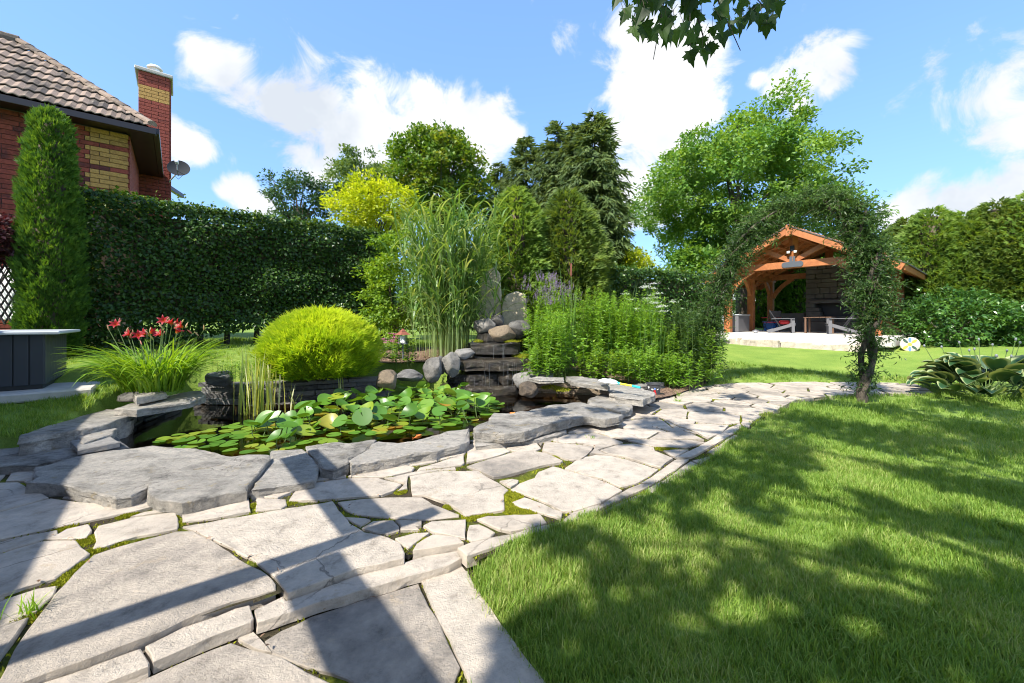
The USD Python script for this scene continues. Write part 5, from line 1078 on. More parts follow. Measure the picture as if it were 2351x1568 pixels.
for k, (x, d, yt, hw_) in enumerate([(2085, 17.5, 500, 55), (2140, 16.5, 480, 62), (2215, 16.0, 487, 60), (2290, 15.5, 462, 75), (2385, 14.8, 436, 95), (2060, 20, 520, 50), (2480, 14, 430, 90)]):
    lb = ['cedar directly right of the pavilion roof', 'pointed cedar second from the pavilion', 'shorter cedar between two taller ones at the right', 'broad cedar near the right edge', 'tallest cedar of the screen, cut by the right edge', 'cedar mostly hidden behind the pavilion eave', 'outermost cedar of the right screen'][k]
    sprays('screen_cedar', lb, x, d, yt, hw_ * 1.1, mass, 9000, .23, .06, 'lf_screen' if k % 3 else 'lf_cedar', 60 + k, upw=.2, core=.55, tintz=.2)
GBC = 'dark cedars behind the pavilion'
for k, (x, d, yt, hw_) in enumerate([(1760, 27, 560, 40), (1835, 26, 540, 45), (1910, 28, 550, 45), (1985, 26, 545, 45)]):
    sprays('background_cedar', ['leftmost', 'second', 'third', 'rightmost'][k] + ' of the four cedars seen through the pavilion', x, d, yt, hw_, broad, 3500, .35, .10, 'lf_thuja', 70 + k, core=.7)
def spruce(name, label, x, d, ytop, halfw, seed, nb=420, zb=None, hang=.9, L=.34, W=.075, hmin=.05):
    r = np.random.default_rng(seed); b = Q(x, d); zb = float(_rbf(b[None])[0]) if zb is None else zb; H = zat(ytop, d) - zb; Rm = halfw * d / F
    t = thing(name, label, 'conifer', (b[0], b[1], zb))
    h = hmin + (1 - hmin) * (1 - r.uniform(0, 1, nb) ** .62) ; az = r.uniform(0, 2 * math.pi, nb); ln_ = Rm * np.interp(h, [0, .2, .55, .8, .93, 1], [.9, 1, .95, .74, .42, .05]) * r.uniform(.7, 1.12, nb)
    ks, ms = 9, 5; s = np.linspace(.2, 1, ks)
    o = np.c_[np.cos(az), np.sin(az), np.zeros(nb)]
    pos = o[:, None] * (ln_[:, None] * s)[..., None] + UP * (h[:, None] * H + ln_[:, None] * (.12 * s - .38 * s ** 2 + .12 * s ** 4))[..., None]
    p = np.repeat(pos.reshape(-1, 3), ms, 0); oo = np.repeat(np.repeat(o, ks, 0), ms, 0); n = len(p); p = p + r.normal(0, .05, (n, 3))
    top = p[:, 2] / H
    d_ = unit(oo * .55 + np.cross(oo, UP) * r.normal(0, .6, (n, 1)) - UP * hang * (1 - .8 * (top > .85))[:, None] * r.uniform(.3, 1, (n, 1)) + rdir(n, r) * .3)
    v, f, _ = leaf_arrays(p, d_, unit(rdir(n, r) + UP * .6), L * r.uniform(.5, 1.2, n), W * r.uniform(.7, 1.2, n), .04)
    mb = MB(); mb.add(v, f, np.repeat(np.clip(np.repeat(r.uniform(0, .5, nb), ks * ms) + r.uniform(0, .5, n), 0, 1), 4)); mb.build('crown', MAT['lf_spruce'], t)
    tm = MB(); tm.add(*tube([(0, 0, -.1), (0, 0, H * .98)], [.17, .015], 8)); tm.build('trunk', MAT['bark'], t)
spruce('spruce_tree', 'tallest dark spruce with drooping branchlets right of centre', 1365, 15.5, 258, 82, 81, 900)
spruce('spruce_tree', 'spruce wedged between the tallest spruce and the second one', 1324, 16.2, 284, 78, 80, 700)
spruce('spruce_tree', 'second spruce close behind the tallest one', 1282, 17.0, 276, 74, 82, 760)
spruce('spruce_tree', 'shorter bluish spruce left of the two tallest', 1208, 18.5, 318, 72, 83, 600)
spruce('spruce_tree', 'smallest spruce tip beside the round maple', 1150, 19.5, 372, 62, 84, 460)
# ---- deciduous trees
deciduous('maple_tree', 'round dense maple with yellowing shoots behind the golden tree', 1010, 17.0, 296, 540, 106, .15, .12, 280, 80, 'lf_maple', 91, lo=.5, lump=.22, out=.3, down=-.3, crad=.42)
deciduous('ash_tree', 'airy pale green tree between the round maple and the dark young tree', 832, 21.0, 348, 500, 76, .17, .09, 130, 64, 'lf_grey', 92, lo=.3, lump=.4)
deciduous('young_tree', 'small dark green tree rising behind the beech hedge', 682, 18.5, 385, 545, 78, .14, .09, 100, 54, 'lf_dark', 93, lo=.25, lump=.5, crad=.36)
def plates(cen, rad, n, r):
    q = ellip(n, cen, rad, r, .3, .3, 5); q[:, 2] = cen[2] + np.round((q[:, 2] - cen[2]) / .28) * .28 + r.normal(0, .04, n); return q
deciduous('golden_tree', 'bright golden yellow small tree behind the right end of the beech hedge', 862, 12.6, 414, 575, 108, .13, .07, 180, 44, 'lf_yellow', 94, shape=plates, crad=.26, out=.9, flat=1.2, trunk=.07)
deciduous('viburnum_shrub', 'bright green leafy shrub between the beech hedge and the tall grass', 905, 9.9, 520, 815, 76, .085, .06, 190, 40, 'lf_lime', 95, lo=.35, lump=.35, crad=.2, trunk=.03, cat='shrub', zbase=.6, trunk_mat='twig')
deciduous('silver_maple', 'largest tree, a spreading light green maple left of the pavilion', 1702, 22.0, 268, 640, 226, .19, .12, 600, 115, 'lf_oak', 96, lo=.35, lump=.36, crad=.66, trunk=.30)
deciduous('yellow_tree', 'small yellow green tree peeping over the low hedge', 1446, 15.5, 566, 640, 46, .11, .08, 80, 50, 'lf_yellow', 97, crad=.3, trunk=.06)
deciduous('laurel_shrub', 'glossy rounded evergreen shrub under the right cedar screen', 2190, 13.2, 672, 815, 128, .12, .07, 220, 46, 'lf_laurel', 98, lo=.55, lump=.2, crad=.28, depth=1.2, trunk=.05, cat='shrub')
deciduous('laurel_shrub', 'second glossy evergreen shrub at the right edge behind the hosta', 2370, 12.6, 690, 815, 90, .12, .07, 130, 46, 'lf_laurel', 99, lo=.55, lump=.2, crad=.28, trunk=.05, cat='shrub')
deciduous('purple_shrub', 'dark maroon leaved shrub at the left edge beside the columnar cedar', -14, 6.8, 490, 605, 48, .07, .05, 90, 34, 'lf_purple', 100, crad=.16, trunk=.03, cat='shrub')
deciduous('maroon_bush', 'maroon leaved bush in the gap between columnar cedar and beech hedge', 213, 8.6, 560, 800, 20, .06, .045, 40, 30, 'lf_purple', 101, crad=.14, trunk=.03, cat='shrub')
deciduous('background_tree', 'dense green tree low behind the left willow trunk', 1600, 20, 560, 735, 75, .24, .16, 130, 36, 'lf_oak', 102, crad=.5, trunk=.1)
deciduous('background_tree', 'yellowish green bush behind the trunk seen through the pavilion', 1722, 30, 655, 745, 45, .25, .16, 60, 36, 'lf_lime', 103, crad=.45, trunk=.06)
# far wood
r = np.random.default_rng(5); mb = MB(); n = 900; az = r.uniform(-1.25, 1.25, n); dist = r.uniform(55, 85, n); c = np.c_[np.sin(az) * dist, np.cos(az) * dist, r.uniform(.5, 6.5, n) * (.6 + .5 * meshkit.noise(np.c_[az * 9, az * 0, az * 0]))]
crown_leaves(mb, c + [0, 0, .8], 2.2, 34, 1.0, .6, np.array([0, 0, 0.]), r, out=-.2); tag(mb.build('far_wood', MAT['lf_dark'], None, kind='stuff'), 'distant belt of trees along the horizon', 'wood')

# ---- tall ornamental grass
r = np.random.default_rng(61); gb = np.array([*Q(1035, 8.9), zat(818, 8.9)]); t = thing('tall_grass', 'tall clump of arching reed like grass left of the waterfall', 'ornamental grass', gb)
n = 260; st = np.c_[r.normal(0, .31, n), r.normal(0, .22, n), np.zeros(n)]; azs = np.arctan2(st[:, 1], st[:, 0]) + r.normal(0, .6, n); Hs = r.uniform(1.9, 3.15, n)
v, f, m, s, pos = ribbons(st, azs, r.uniform(.0, .06, n), r.uniform(.12, .48, n), Hs, .016, 8, twist=.6, r=r); put('stem', v, f, MAT['lf_grass'], t, tint=np.clip(.55 + .3 * (1 - s * 2), 0, 1), kind='stuff')
per = 11; idx = r.integers(2, 9, (n, per)); bp_ = pos[np.arange(n)[:, None], idx].reshape(-1, 3); k = len(bp_); h_ = bp_[:, 2] / 3.0
v, f, m, s, _ = ribbons(bp_, r.uniform(0, 6.283, k), r.uniform(.15, .5, k), r.uniform(1.1, 2.7, k), r.uniform(.4, .95, k), r.uniform(.024, .042, k), 8, twist=.4, r=r); put('blade', v, f, MAT['lf_grass'], t, tint=np.repeat(np.clip(r.uniform(.1, 1.0, k) ** 1.5, 0, 1), m), kind='stuff')
# ---- daylilies
r = np.random.default_rng(62); db_ = np.array([*P(355, 898, .44), .44]); t = thing('daylily_clump', 'daylily clump with red flowers in front of the beech hedge', 'flowering plant', db_)
n = 520; rr = np.sqrt(r.uniform(0, 1, n)) * .36; a0 = r.uniform(0, 6.283, n); st = np.c_[np.cos(a0) * rr, np.sin(a0) * rr * .8, np.zeros(n)]
v, f, m, s, _ = ribbons(st, a0 + r.normal(0, .5, n), r.uniform(.05, .45, n), r.uniform(1.3, 2.5, n), r.uniform(.6, 1.12, n), r.uniform(.016, .027, n), 8, twist=.4, r=r); put('blade', v, f, MAT['lf_lily'], t, tint=np.repeat(r.uniform(0, 1, n), m), kind='stuff')
MAT['petal'] = foliage('red_petal', [(.65, .45, .05), (.50, .05, .03), (.33, .006, .022), (.40, .015, .045)], rough=.5, trans=.35, tcol=(1.3, .7, .7)); MAT['bud'] = foliage('pink_bud', [(.45, .42, .18), (.55, .38, .25), (.55, .16, .16)], trans=.3)
FL = [(268, 748, 1), (250, 757, 0), (300, 770, 1), (318, 773, 1), (345, 765, 1), (378, 738, 1), (372, 752, 0), (395, 745, 1), (412, 745, 1), (405, 765, 1), (372, 770, 1), (325, 790, 0), (468, 757, 0), (440, 765, 0), (385, 742, 0), (352, 780, 0), (290, 762, 0), (420, 752, 1), (455, 770, 0), (335, 768, 1)]
for k, (x, y, op) in enumerate(FL):
    d = db_[1] + r.uniform(-.25, .25); e = np.array([*Q(x, d), zat(y, d)]) - db_; foot = np.array([e[0] * .35, e[1] * .3, 0])
    put('flower_stalk', *tube([foot, (foot + e) / 2 + [0, 0, .06], e], [.006, .005, .004], 5), MAT['greentwig'], t)
    if op:
        ax = unit(np.array([r.normal(0, .5), -.6 + r.normal(0, .4), .55])); q1 = unit(np.cross(ax, [.3, .2, .9])); q2 = np.cross(ax, q1); RQ = np.stack([q1, q2, ax], 1)
        v, f, m, s, _ = ribbons(np.zeros((6, 3)), np.arange(6) * math.pi / 3, .25, 1.75, .115, .048, 6, r=r, tip=2.2); put('flower', v @ RQ.T + e, f, MAT['petal'], t, tint=s)
    for b_ in range(2 if op else 1):
        ax = unit(np.array([r.normal(0, .4), r.normal(0, .4), .9])); e2 = e + r.normal(0, .025, 3) * (b_ > 0 or op); put('bud', *tube([e2 - ax * .01, e2 + ax * .02, e2 + ax * .05, e2 + ax * .075], [.004, .010, .009, .003], 6), MAT['bud'], t, smooth=True, tint=float(r.uniform(0, 1)))
# ---- irises in the water
def iris(label, x, y, n, hmax, spread, seed, lean=(.02, .22)):
    r = np.random.default_rng(seed); b = P(x, y, WATER); t = thing('water_iris', label, 'water plant', (*b, WATER - .1))
    st = np.c_[r.normal(0, spread, n), r.normal(0, spread * .5, n), np.zeros(n)]
    for k in range(n):
        v, f, m, s, _ = ribbons(st[k:k + 1], np.array([r.choice([0, math.pi]) + r.normal(0, .4)]), r.uniform(0, .06), r.uniform(*lean), hmax * r.uniform(.55, 1.05) + .1, r.uniform(.022, .034), 7, twist=.8, r=r); put('blade', v, f, MAT['lf_iris'], t, tint=float(np.clip(r.normal(.5, .3), 0, 1)))
iris('large clump of cream striped iris blades standing in the pond', 590, 950, 58, 1.1, .17, 63)
iris('small clump of cream striped iris blades left of the tan boulder', 782, 930, 9, .75, .06, 64)
iris('few splayed iris blades between the two striped clumps', 678, 944, 5, .45, .04, 65, (.3, 1.0))
# ---- water lilies
MAT['pad'] = foliage('lily_pad', [(.05, .13, .012), (.075, .18, .018), (.12, .25, .025), (.24, .30, .03), (.35, .20, .03)], rough=.36, trans=.25, spec=.5)
def pad(c, rad, ax, az, cup, seed, under=None):
    r = np.random.default_rng(seed); n = 16; g = np.linspace(.16, 2 * math.pi - .16, n) + az; ax = unit(ax); s = unit(np.cross(ax, [.2, 1, .1])); u = np.cross(ax, s); v = [np.zeros(3)]
    for q in (.55, 1.0):
        for th in g: rr = rad * q * (1 + .05 * math.sin(3 * th + seed)); v.append((s * math.cos(th) + u * math.sin(th)) * rr + ax * (cup * rad * q * q * (1 + .45 * math.sin(2 * th + seed))))
    f = [[0, 1 + k, 2 + k] for k in range(n - 1)] + [q for k in range(n - 1) for q in ([1 + k, 1 + n + k, 2 + n + k], [1 + k, 2 + n + k, 2 + k])]
    return np.array(v) + c, f
lily_poly = sg.Polygon([tuple(P(x, y, WATER)) for x, y in [(345, 1012), (430, 1034), (560, 1044), (650, 1040), (860, 1000), (1075, 976), (1140, 940), (1150, 922), (1030, 912), (940, 905), (830, 918), (720, 945), (600, 965), (480, 985)]])
stand_poly = sg.Polygon([tuple(P(x, y, WATER)) for x, y in [(560, 1010), (640, 1030), (800, 985), (940, 985), (1080, 968), (1140, 935), (1050, 922), (900, 918), (800, 932), (700, 965), (590, 985)]])
r = np.random.default_rng(66); LPL = [('leftmost lily plant with mostly floating pads', 470, 1015), ('lily plant with blue shaded leaves behind the wide coping slab', 620, 1000), ('lily plant in the middle of the pond with raised leaves', 800, 970), ('lily plant with the tallest raised leaves below the waterfall', 930, 935), ('rightmost lily plant by the pitted boulder slab', 1070, 950)]
lth = [thing('water_lily', l_, 'water lily', (*P(x, y, WATER), WATER)) for l_, x, y in LPL]; lpos = np.array([P(x, y, WATER) for _, x, y in LPL])
x0, y0, x1, y1 = lily_poly.bounds; placed = []; tries = 0
while len(placed) < 235 and tries < 20000:
    tries += 1; p = np.array([r.uniform(x0, x1), r.uniform(y0, y1)])
    if not lily_poly.contains(sg.Point(p)): continue
    rad = r.uniform(.055, .115)
    if any(np.linalg.norm(p - q) < (rad + s_) * .70 for q, s_ in placed): continue
    placed.append((p, rad)); k = int(np.argmin(np.linalg.norm(lpos - p, axis=1))); o = np.array([*lpos[k], WATER])
    v, f = pad(np.array([*p, WATER + .006 + r.uniform(0, .012)]), rad, np.array([r.normal(0, .05), r.normal(0, .05), 1]), r.uniform(0, 6.28), r.uniform(-.02, .08), len(placed)); put('pad', v - o, f, MAT['pad'], lth[k], smooth=True, tint=float(np.clip(r.normal(.5, .22), 0, 1)))
x0, y0, x1, y1 = stand_poly.bounds; placed = []; tries = 0
while len(placed) < 105 and tries < 20000:
    tries += 1; p = np.array([r.uniform(x0, x1), r.uniform(y0, y1)])
    if not stand_poly.contains(sg.Point(p)) or any(np.linalg.norm(p - q) < .13 for q in placed): continue
    placed.append(p); k = int(np.argmin(np.linalg.norm(lpos - p, axis=1))); o = np.array([*lpos[k], WATER]); hh = r.uniform(.05, .17) + .16 * np.clip((p[1] - 4.6) / 1.8, 0, 1) * r.uniform(.4, 1)
    c = np.array([*p, WATER + hh]); rad = r.uniform(.085, .135); v, f = pad(c, rad, np.array([r.normal(0, .38), r.normal(-.18, .38), 1]), r.uniform(0, 6.28), r.uniform(.0, .4), 500 + len(placed))
    pr = put('raised_pad', v - o, f, MAT['pad'], lth[k], smooth=True, tint=float(np.clip(r.normal(.42, .2), 0, 1)))
    put('pad_stalk', *tube(np.array([[*(p + r.normal(0, .05, 2)), WATER - .05], c - [0, 0, .005]]) - o, .005, 5), MAT['greentwig'], lth[k])
# ---- perennials right of the waterfall
def stalks(name, label, x, y, n, H, sx, sy, L, W, per, mat, seed, z=None, lean=.14, cat='perennial plant', nodroop=.5, flowers=None, fmat=None, fcol=None, h0=.12):
    r = np.random.default_rng(seed); z = .25 if z is None else z; b = P(x, y, z); t = thing(name, label, cat, (*b, z - .05))
    mb, st = MB(), MB(); base = np.c_[r.normal(0, sx, n), r.normal(0, sy, n), np.zeros(n)]; Hh = r.uniform(.72, 1.05, n) * H; az = r.uniform(0, 6.283, n)
    v, f, m, s, pos = ribbons(base, az, r.uniform(0, .06, n), r.uniform(.05, lean * 2.2, n), Hh, .006, 8, r=r, tip=9); put('stem', v, f, MAT['greentwig'], t, kind='stuff'); v, f, m, s, _ = ribbons(base, az + 1.57, 0, .01, Hh * .02, .001, 1, r=r)
    u = r.uniform(h0, 1, (n, per)) ** .8; i0 = np.clip((u * 8).astype(int), 0, 7); fr = (u * 8 - i0)[..., None]; pp = (pos[np.arange(n)[:, None], i0] * (1 - fr) + pos[np.arange(n)[:, None], i0 + 1] * fr).reshape(-1, 3); k = len(pp); ang = r.uniform(0, 6.283, k)
    uu = u.ravel(); d_ = unit(np.c_[np.cos(ang), np.sin(ang), nodroop * (uu * 1.6 - .6) + r.normal(0, .25, k)]); v, f, _ = leaf_arrays(pp, d_, UP + r.normal(0, .3, (k, 3)), L * (1.15 - .65 * uu ** 2) * r.uniform(.7, 1.25, k), W * (1.1 - .5 * uu ** 2) * r.uniform(.8, 1.2, k), .06, .42)
    put('foliage', v, f, MAT[mat], t, tint=np.repeat(np.clip(r.uniform(0, .6, k) + .4 * (uu - .4), 0, 1), 4), kind='stuff')
    if flowers: flowers(t, pos[:, -1], r)
    return t
MAT['vervain'] = foliage('lilac_flower', [(.20, .15, .24), (.30, .22, .36), (.22, .2, .14)], trans=.2, tcol=(1.2, 1, 1.2)); MAT['whitefl'] = foliage('white_floret', [(.60, .62, .50), (.75, .75, .68)], trans=.2, tcol=(1, 1, 1)); MAT['pinkfl'] = foliage('pink_floret', [(.55, .12, .30), (.65, .25, .42)], trans=.3, tcol=(1.2, .9, 1))
def spikes(t, tips, r):
    mb = MB()
    for p in tips:
        for k in range(6):
            e = p + r.normal(0, .05, 3) * [1, 1, .3]; L = r.uniform(.1, .22); ax = unit(np.array([r.normal(0, .25), r.normal(0, .25), 1])); m = 26; u = r.uniform(0, 1, m)[:, None]
            v, f, _ = leaf_arrays(e + ax * L * u, rdir(m, r) + ax * .4, rdir(m, r), .016, .011); mb.add(v, f, np.repeat(r.uniform(0, 1, m), 4))
    mb.build('flower_spike', MAT['vervain'], t, kind='stuff')
def umbels(mat, rad=.05, frac=.6, m=46):
    def go(t, tips, r):
        for p in tips[r.uniform(0, 1, len(tips)) < frac]:
            q = p + np.c_[r.normal(0, rad, m), r.normal(0, rad, m), np.abs(r.normal(0, rad * .35, m))]; v, f, _ = leaf_arrays(q, rdir(m, r) + UP, rdir(m, r) + UP, .02, .016); put('flower_head', v, f, MAT[mat], t, tint=np.repeat(r.uniform(0, 1, m), 4))
    return go
stalks('vervain', 'tall vervain with lilac spikes above the left side of the perennial bed', 1262, 842, 44, 1.95, .34, .2, .12, .034, 80, 'lf_per', 71, z=.42, flowers=spikes)
stalks('goldenrod', 'bright green goldenrod clump directly right of the waterfall', 1268, 862, 60, 1.35, .22, .2, .12, .026, 100, 'lf_per', 72, z=.36)
stalks('goldenrod', 'tall goldenrod with tapering leafy tips at the middle of the bed', 1372, 855, 70, 1.85, .3, .22, .125, .026, 120, 'lf_per', 73, z=.3)
stalks('goldenrod', 'goldenrod clump under the white flowers', 1450, 862, 66, 1.75, .28, .22, .125, .026, 115, 'lf_per', 74, z=.25)
stalks('boneset', 'white flowered perennial at the right of the bed', 1478, 858, 34, 1.95, .32, .2, .13, .04, 60, 'lf_per', 75, z=.25, flowers=umbels('whitefl', .055, .7))
stalks('lemon_balm', 'low broad leaved plant at the wall between bed and capstones', 1385, 868, 34, .62, .26, .12, .09, .06, 26, 'lf_lime', 76, z=.36)
stalks('milkweed', 'broad leaved plant at the front of the goldenrod', 1345, 865, 12, .95, .22, .1, .15, .075, 16, 'lf_per', 77, z=.34, h0=.25)
stalks('goldenrod', 'dark shaded goldenrod leaning on the left willow trunk', 1568, 880, 60, 1.75, .24, .25, .12, .024, 100, 'lf_willow', 78, z=.1)
stalks('goldenrod', 'goldenrod in front of the shaded reeds beside the bucket', 1525, 872, 36, 1.25, .18, .16, .12, .026, 90, 'lf_per', 79, z=.15)
stalks('wild_aster', 'low leafy plant filling the bed edge behind the bucket', 1540, 890, 46, .75, .26, .14, .11, .03, 46, 'lf_per', 110, z=.1)
stalks('wild_aster', 'leafy plant between the net handle and the reeds', 1470, 880, 44, .8, .24, .12, .11, .03, 46, 'lf_per', 111, z=.2)
stalks('wild_aster', 'low leafy plant beside the thin pale slab and the waterfall', 1248, 866, 36, .7, .16, .12, .10, .028, 40, 'lf_per', 112, z=.36)
stalks('goldenrod', 'lean goldenrod at the foot of the left willow trunk', 1596, 884, 40, 1.3, .16, .2, .12, .026, 90, 'lf_per', 113, z=.07)
def reeds(label, x, y, z, n, H, sp, seed, spikes_=0):
    r = np.random.default_rng(seed); b = P(x, y, z); t = thing('cattail', label, 'reed', (*b, z - .05)); st = np.c_[r.normal(0, sp, n), r.normal(0, sp * .6, n), np.zeros(n)]
    v, f, m, s, _ = ribbons(st, r.uniform(0, 6.283, n), r.uniform(0, .05, n), r.uniform(.08, .4, n), H * r.uniform(.6, 1.05, n), r.uniform(.014, .024, n), 8, twist=1.0, r=r); put('blade', v, f, MAT['lf_grass'], t, tint=np.repeat(r.uniform(0, .45, n), m), kind='stuff')
    for k in range(spikes_):
        c = np.array([.03, 0, 0]); put('stalk', *tube([c, c + [0, 0, H * 1.02]], .006, 6), MAT['greentwig'], t); put('seed_spike', *tube([c + [0, 0, H * .84], c + [0, 0, H * .86], c + [0, 0, H * .945], c + [0, 0, H * .96]], [.006, .016, .016, .004], 8), MAT['rust'], t, smooth=True)
reeds('cattail with one brown spike rising above the lilac vervain', 1308, 850, .42, 10, 2.35, .07, 85, 1)
reeds('narrow dark reeds beside the bucket', 1512, 880, .12, 30, 1.7, .16, 86)
reeds('reed blades rising through the goldenrod', 1430, 862, .25, 14, 2.1, .35, 87)
stalks('phlox', 'pink phlox between the golden cypress and the pagoda lantern', 893, 832, 22, .62, .16, .1, .07, .02, 34, 'lf_oak', 88, z=.55, flowers=umbels('pinkfl', .035, .55, 40))
stalks('currant_bush', 'small pale green bush in front of the tall grass', 925, 838, 22, .75, .2, .12, .06, .05, 26, 'lf_lime', 89, z=.55)
stalks('ground_cover', 'low green plant at the lawn edge left of the golden cypress', 545, 868, 40, .35, .3, .12, .05, .02, 26, 'lf_per', 90, z=.5)
# ---- hosta
r = np.random.default_rng(67); hb = np.array([*P(2262, 912, .03), .02]); t = thing('hosta', 'large hosta with cream edged leaves beside the path at the right', 'hosta', hb)
MAT['hosta'] = foliage('hosta_leaf', [(.022, .06, .025), (.03, .08, .03), (.045, .10, .035), (.42, .46, .22)], rough=.38, trans=.2)
SS, TT = np.linspace(0, 1, 9), np.array([-1, -.86, -.45, 0, .45, .86, 1])
wprof = np.interp(SS, [0, .08, .3, .55, .8, .95, 1], [.12, .5, .95, 1, .62, .18, .0])
def hosta_leaf(p, az, th0, th1, L, W, r):
    th = th0 + (th1 - th0) * SS ** 1.2; st = L / 8; x = np.r_[0, np.cumsum(np.sin((th[1:] + th[:-1]) / 2) * st)]; z = np.r_[0, np.cumsum(np.cos((th[1:] + th[:-1]) / 2) * st)]
    d = np.array([math.cos(az), math.sin(az), 0]); s = np.array([-d[1], d[0], 0]); up = np.stack([-np.cos(th)[:, None] * d + np.sin(th)[:, None] * UP], 0)[0]
    c = p + d * x[:, None] + UP * z[:, None]; ph = r.uniform(0, 6); v = c[:, None] + s * (W / 2 * wprof[:, None] * TT)[..., None] + up[:, None] * (W * .22 * wprof[:, None] * np.abs(TT) ** 1.5 + .012 * np.sin(SS[:, None] * 9 + ph) * np.abs(TT))[..., None]
    i, j = np.meshgrid(np.arange(8), np.arange(6), indexing='ij'); q = np.stack([i * 7 + j, i * 7 + j + 1, (i + 1) * 7 + j + 1, (i + 1) * 7 + j], -1).reshape(-1, 4)
    tint = np.where(np.abs(TT) > .8, .92, .3)[None].repeat(9, 0); tint[-1] = .9; tint = np.where(tint < .5, r.uniform(.05, .55), tint); return v.reshape(-1, 3), q, tint.ravel()
for k in range(105):
    ring = k / 105; az = r.uniform(0, 6.283); v, f, tt = hosta_leaf(np.array([math.cos(az) * .12, math.sin(az) * .12, .1 + .42 * (1 - ring)]) + np.array([math.cos(az), math.sin(az), 0]) * (.15 + .62 * ring) * r.uniform(.8, 1.1), az + r.normal(0, .3), .5 + .5 * ring + r.normal(0, .12), 1.75 + .45 * ring + r.normal(0, .15), r.uniform(.38, .56), r.uniform(.27, .38), r); put('leaf', v, f, MAT['hosta'], t, smooth=True, tint=tt)
    if k % 3 == 0: put('leaf_stalk', *tube([(0, 0, 0), v[3] * .5 + [0, 0, .05], v[3]], .007, 5), MAT['greentwig'], t)
MAT['hostabud'] = plain('grey_lilac_bud', (.17, .19, .20), .6)
for k in range(17):
    e = np.array([r.uniform(-.75, .95), r.uniform(-.4, .4), r.uniform(.75, 1.12)]); put('flower_scape', *tube([e * [.4, .4, 0], e * [.8, .8, .6], e], [.008, .007, .005], 5), MAT['greentwig'], t)
    v, f = boulder(e, .019, (1, 1, 1.7), sub=1); put('flower_bud', v, f, MAT['hostabud'], t, smooth=True)
# ---- willow arch: two trees trained over the path
r = np.random.default_rng(68)
CL = np.array([(4.16, 9.0, -.05), (4.26, 8.9, .8), (4.38, 8.82, 1.6), (4.62, 8.58, 2.6), (4.98, 8.22, 3.35), (5.42, 7.8, 3.72)]); CR = np.array([(6.14, 7.1, -.05), (6.18, 7.06, .7), (6.27, 7.04, 1.6), (6.24, 7.08, 2.6), (6.05, 7.24, 3.4), (5.45, 7.78, 3.78)])
from scipy.interpolate import CubicSpline
def willow(label, CP, n_branch, r0, dens, seed, N=880):
    r = np.random.default_rng(seed); u = np.linspace(0, 1, len(CP)); cs = CubicSpline(u, CP); o = CP[0] * [1, 1, 0]; t = thing('willow', label, 'willow tree', o)
    tm = MB()
    for k in range(n_branch):
        uu = np.linspace(0, r.uniform(.8, 1), 26); ph = r.uniform(0, 6.28); am = np.interp(uu, [0, .12, .4, 1], [.015, .06, .12, .2]); c = cs(uu) + np.c_[np.cos(uu * 16 + ph) * am, np.sin(uu * 16 + ph) * am, np.sin(uu * 11 + ph) * am * .5] - o
        tm.add(*tube(c, np.interp(uu, [0, .2, 1], [r0, r0 * .75, r0 * .25]), 7), tint=float(r.uniform(.3, .7)))
    tm.build('trunk', MAT['bark'], t, smooth=True)
    tw, lf = MB(), MB()
    un = r.uniform(0, 1, 6000); wgt = np.interp(un, *dens); un = un[r.uniform(0, 1.0, 6000) < wgt][:N]; base = cs(un)
    ang = unit(r.normal(size=(len(un), 3)) * [1, 1, .8] + [0, 0, .15]); ln_ = np.interp(un, [0, .15, .5, 1], [.12, .3, .44, .46]) * r.uniform(.5, 1.2, len(un))
    for b_, a_, L in zip(base, ang, ln_):
        uu = np.linspace(0, 1, 6)[:, None]; c = b_ + a_ * L * uu + np.array([0, 0, -.22 * L]) * uu ** 2 + r.normal(0, .018, (6, 3)) * uu
        if r.uniform() < .35: tw.add(*tube(c - o, np.linspace(.005, .0015, 6), 3), tint=.4)
        m = 28; w = r.uniform(.15, 1, m)[:, None]; p = b_ + a_ * L * w + np.array([0, 0, -.22 * L]) * w ** 2 + r.normal(0, .035, (m, 3)); d_ = unit(a_ * .5 + rdir(m, r) * .9 - UP * .25); v, f, _ = leaf_arrays(p - o, d_, rdir(m, r), r.uniform(.05, .1, m), r.uniform(.013, .024, m), .12); lf.add(v, f, np.repeat(np.clip(r.uniform(0, .8, m) + .2 * (p[:, 2] > 3.4), 0, 1), 4))
    tw.build('twigs', MAT['twig'], t, kind='stuff'); lf.build('foliage', MAT['lf_willow'], t, kind='stuff')
willow('left curly willow trained into the arch, dark and leafy to the ground', CL, 5, .055, ([0, .1, .3, .6, 1], [.35, .7, 1, 1, .9]), 201)
willow('right curly willow trained into the arch, bare trunk rising from the lawn', CR, 4, .060, ([0, .12, .25, .34, .46, .7, 1], [.03, .13, .22, .42, .85, 1, .7]), 202, 740)
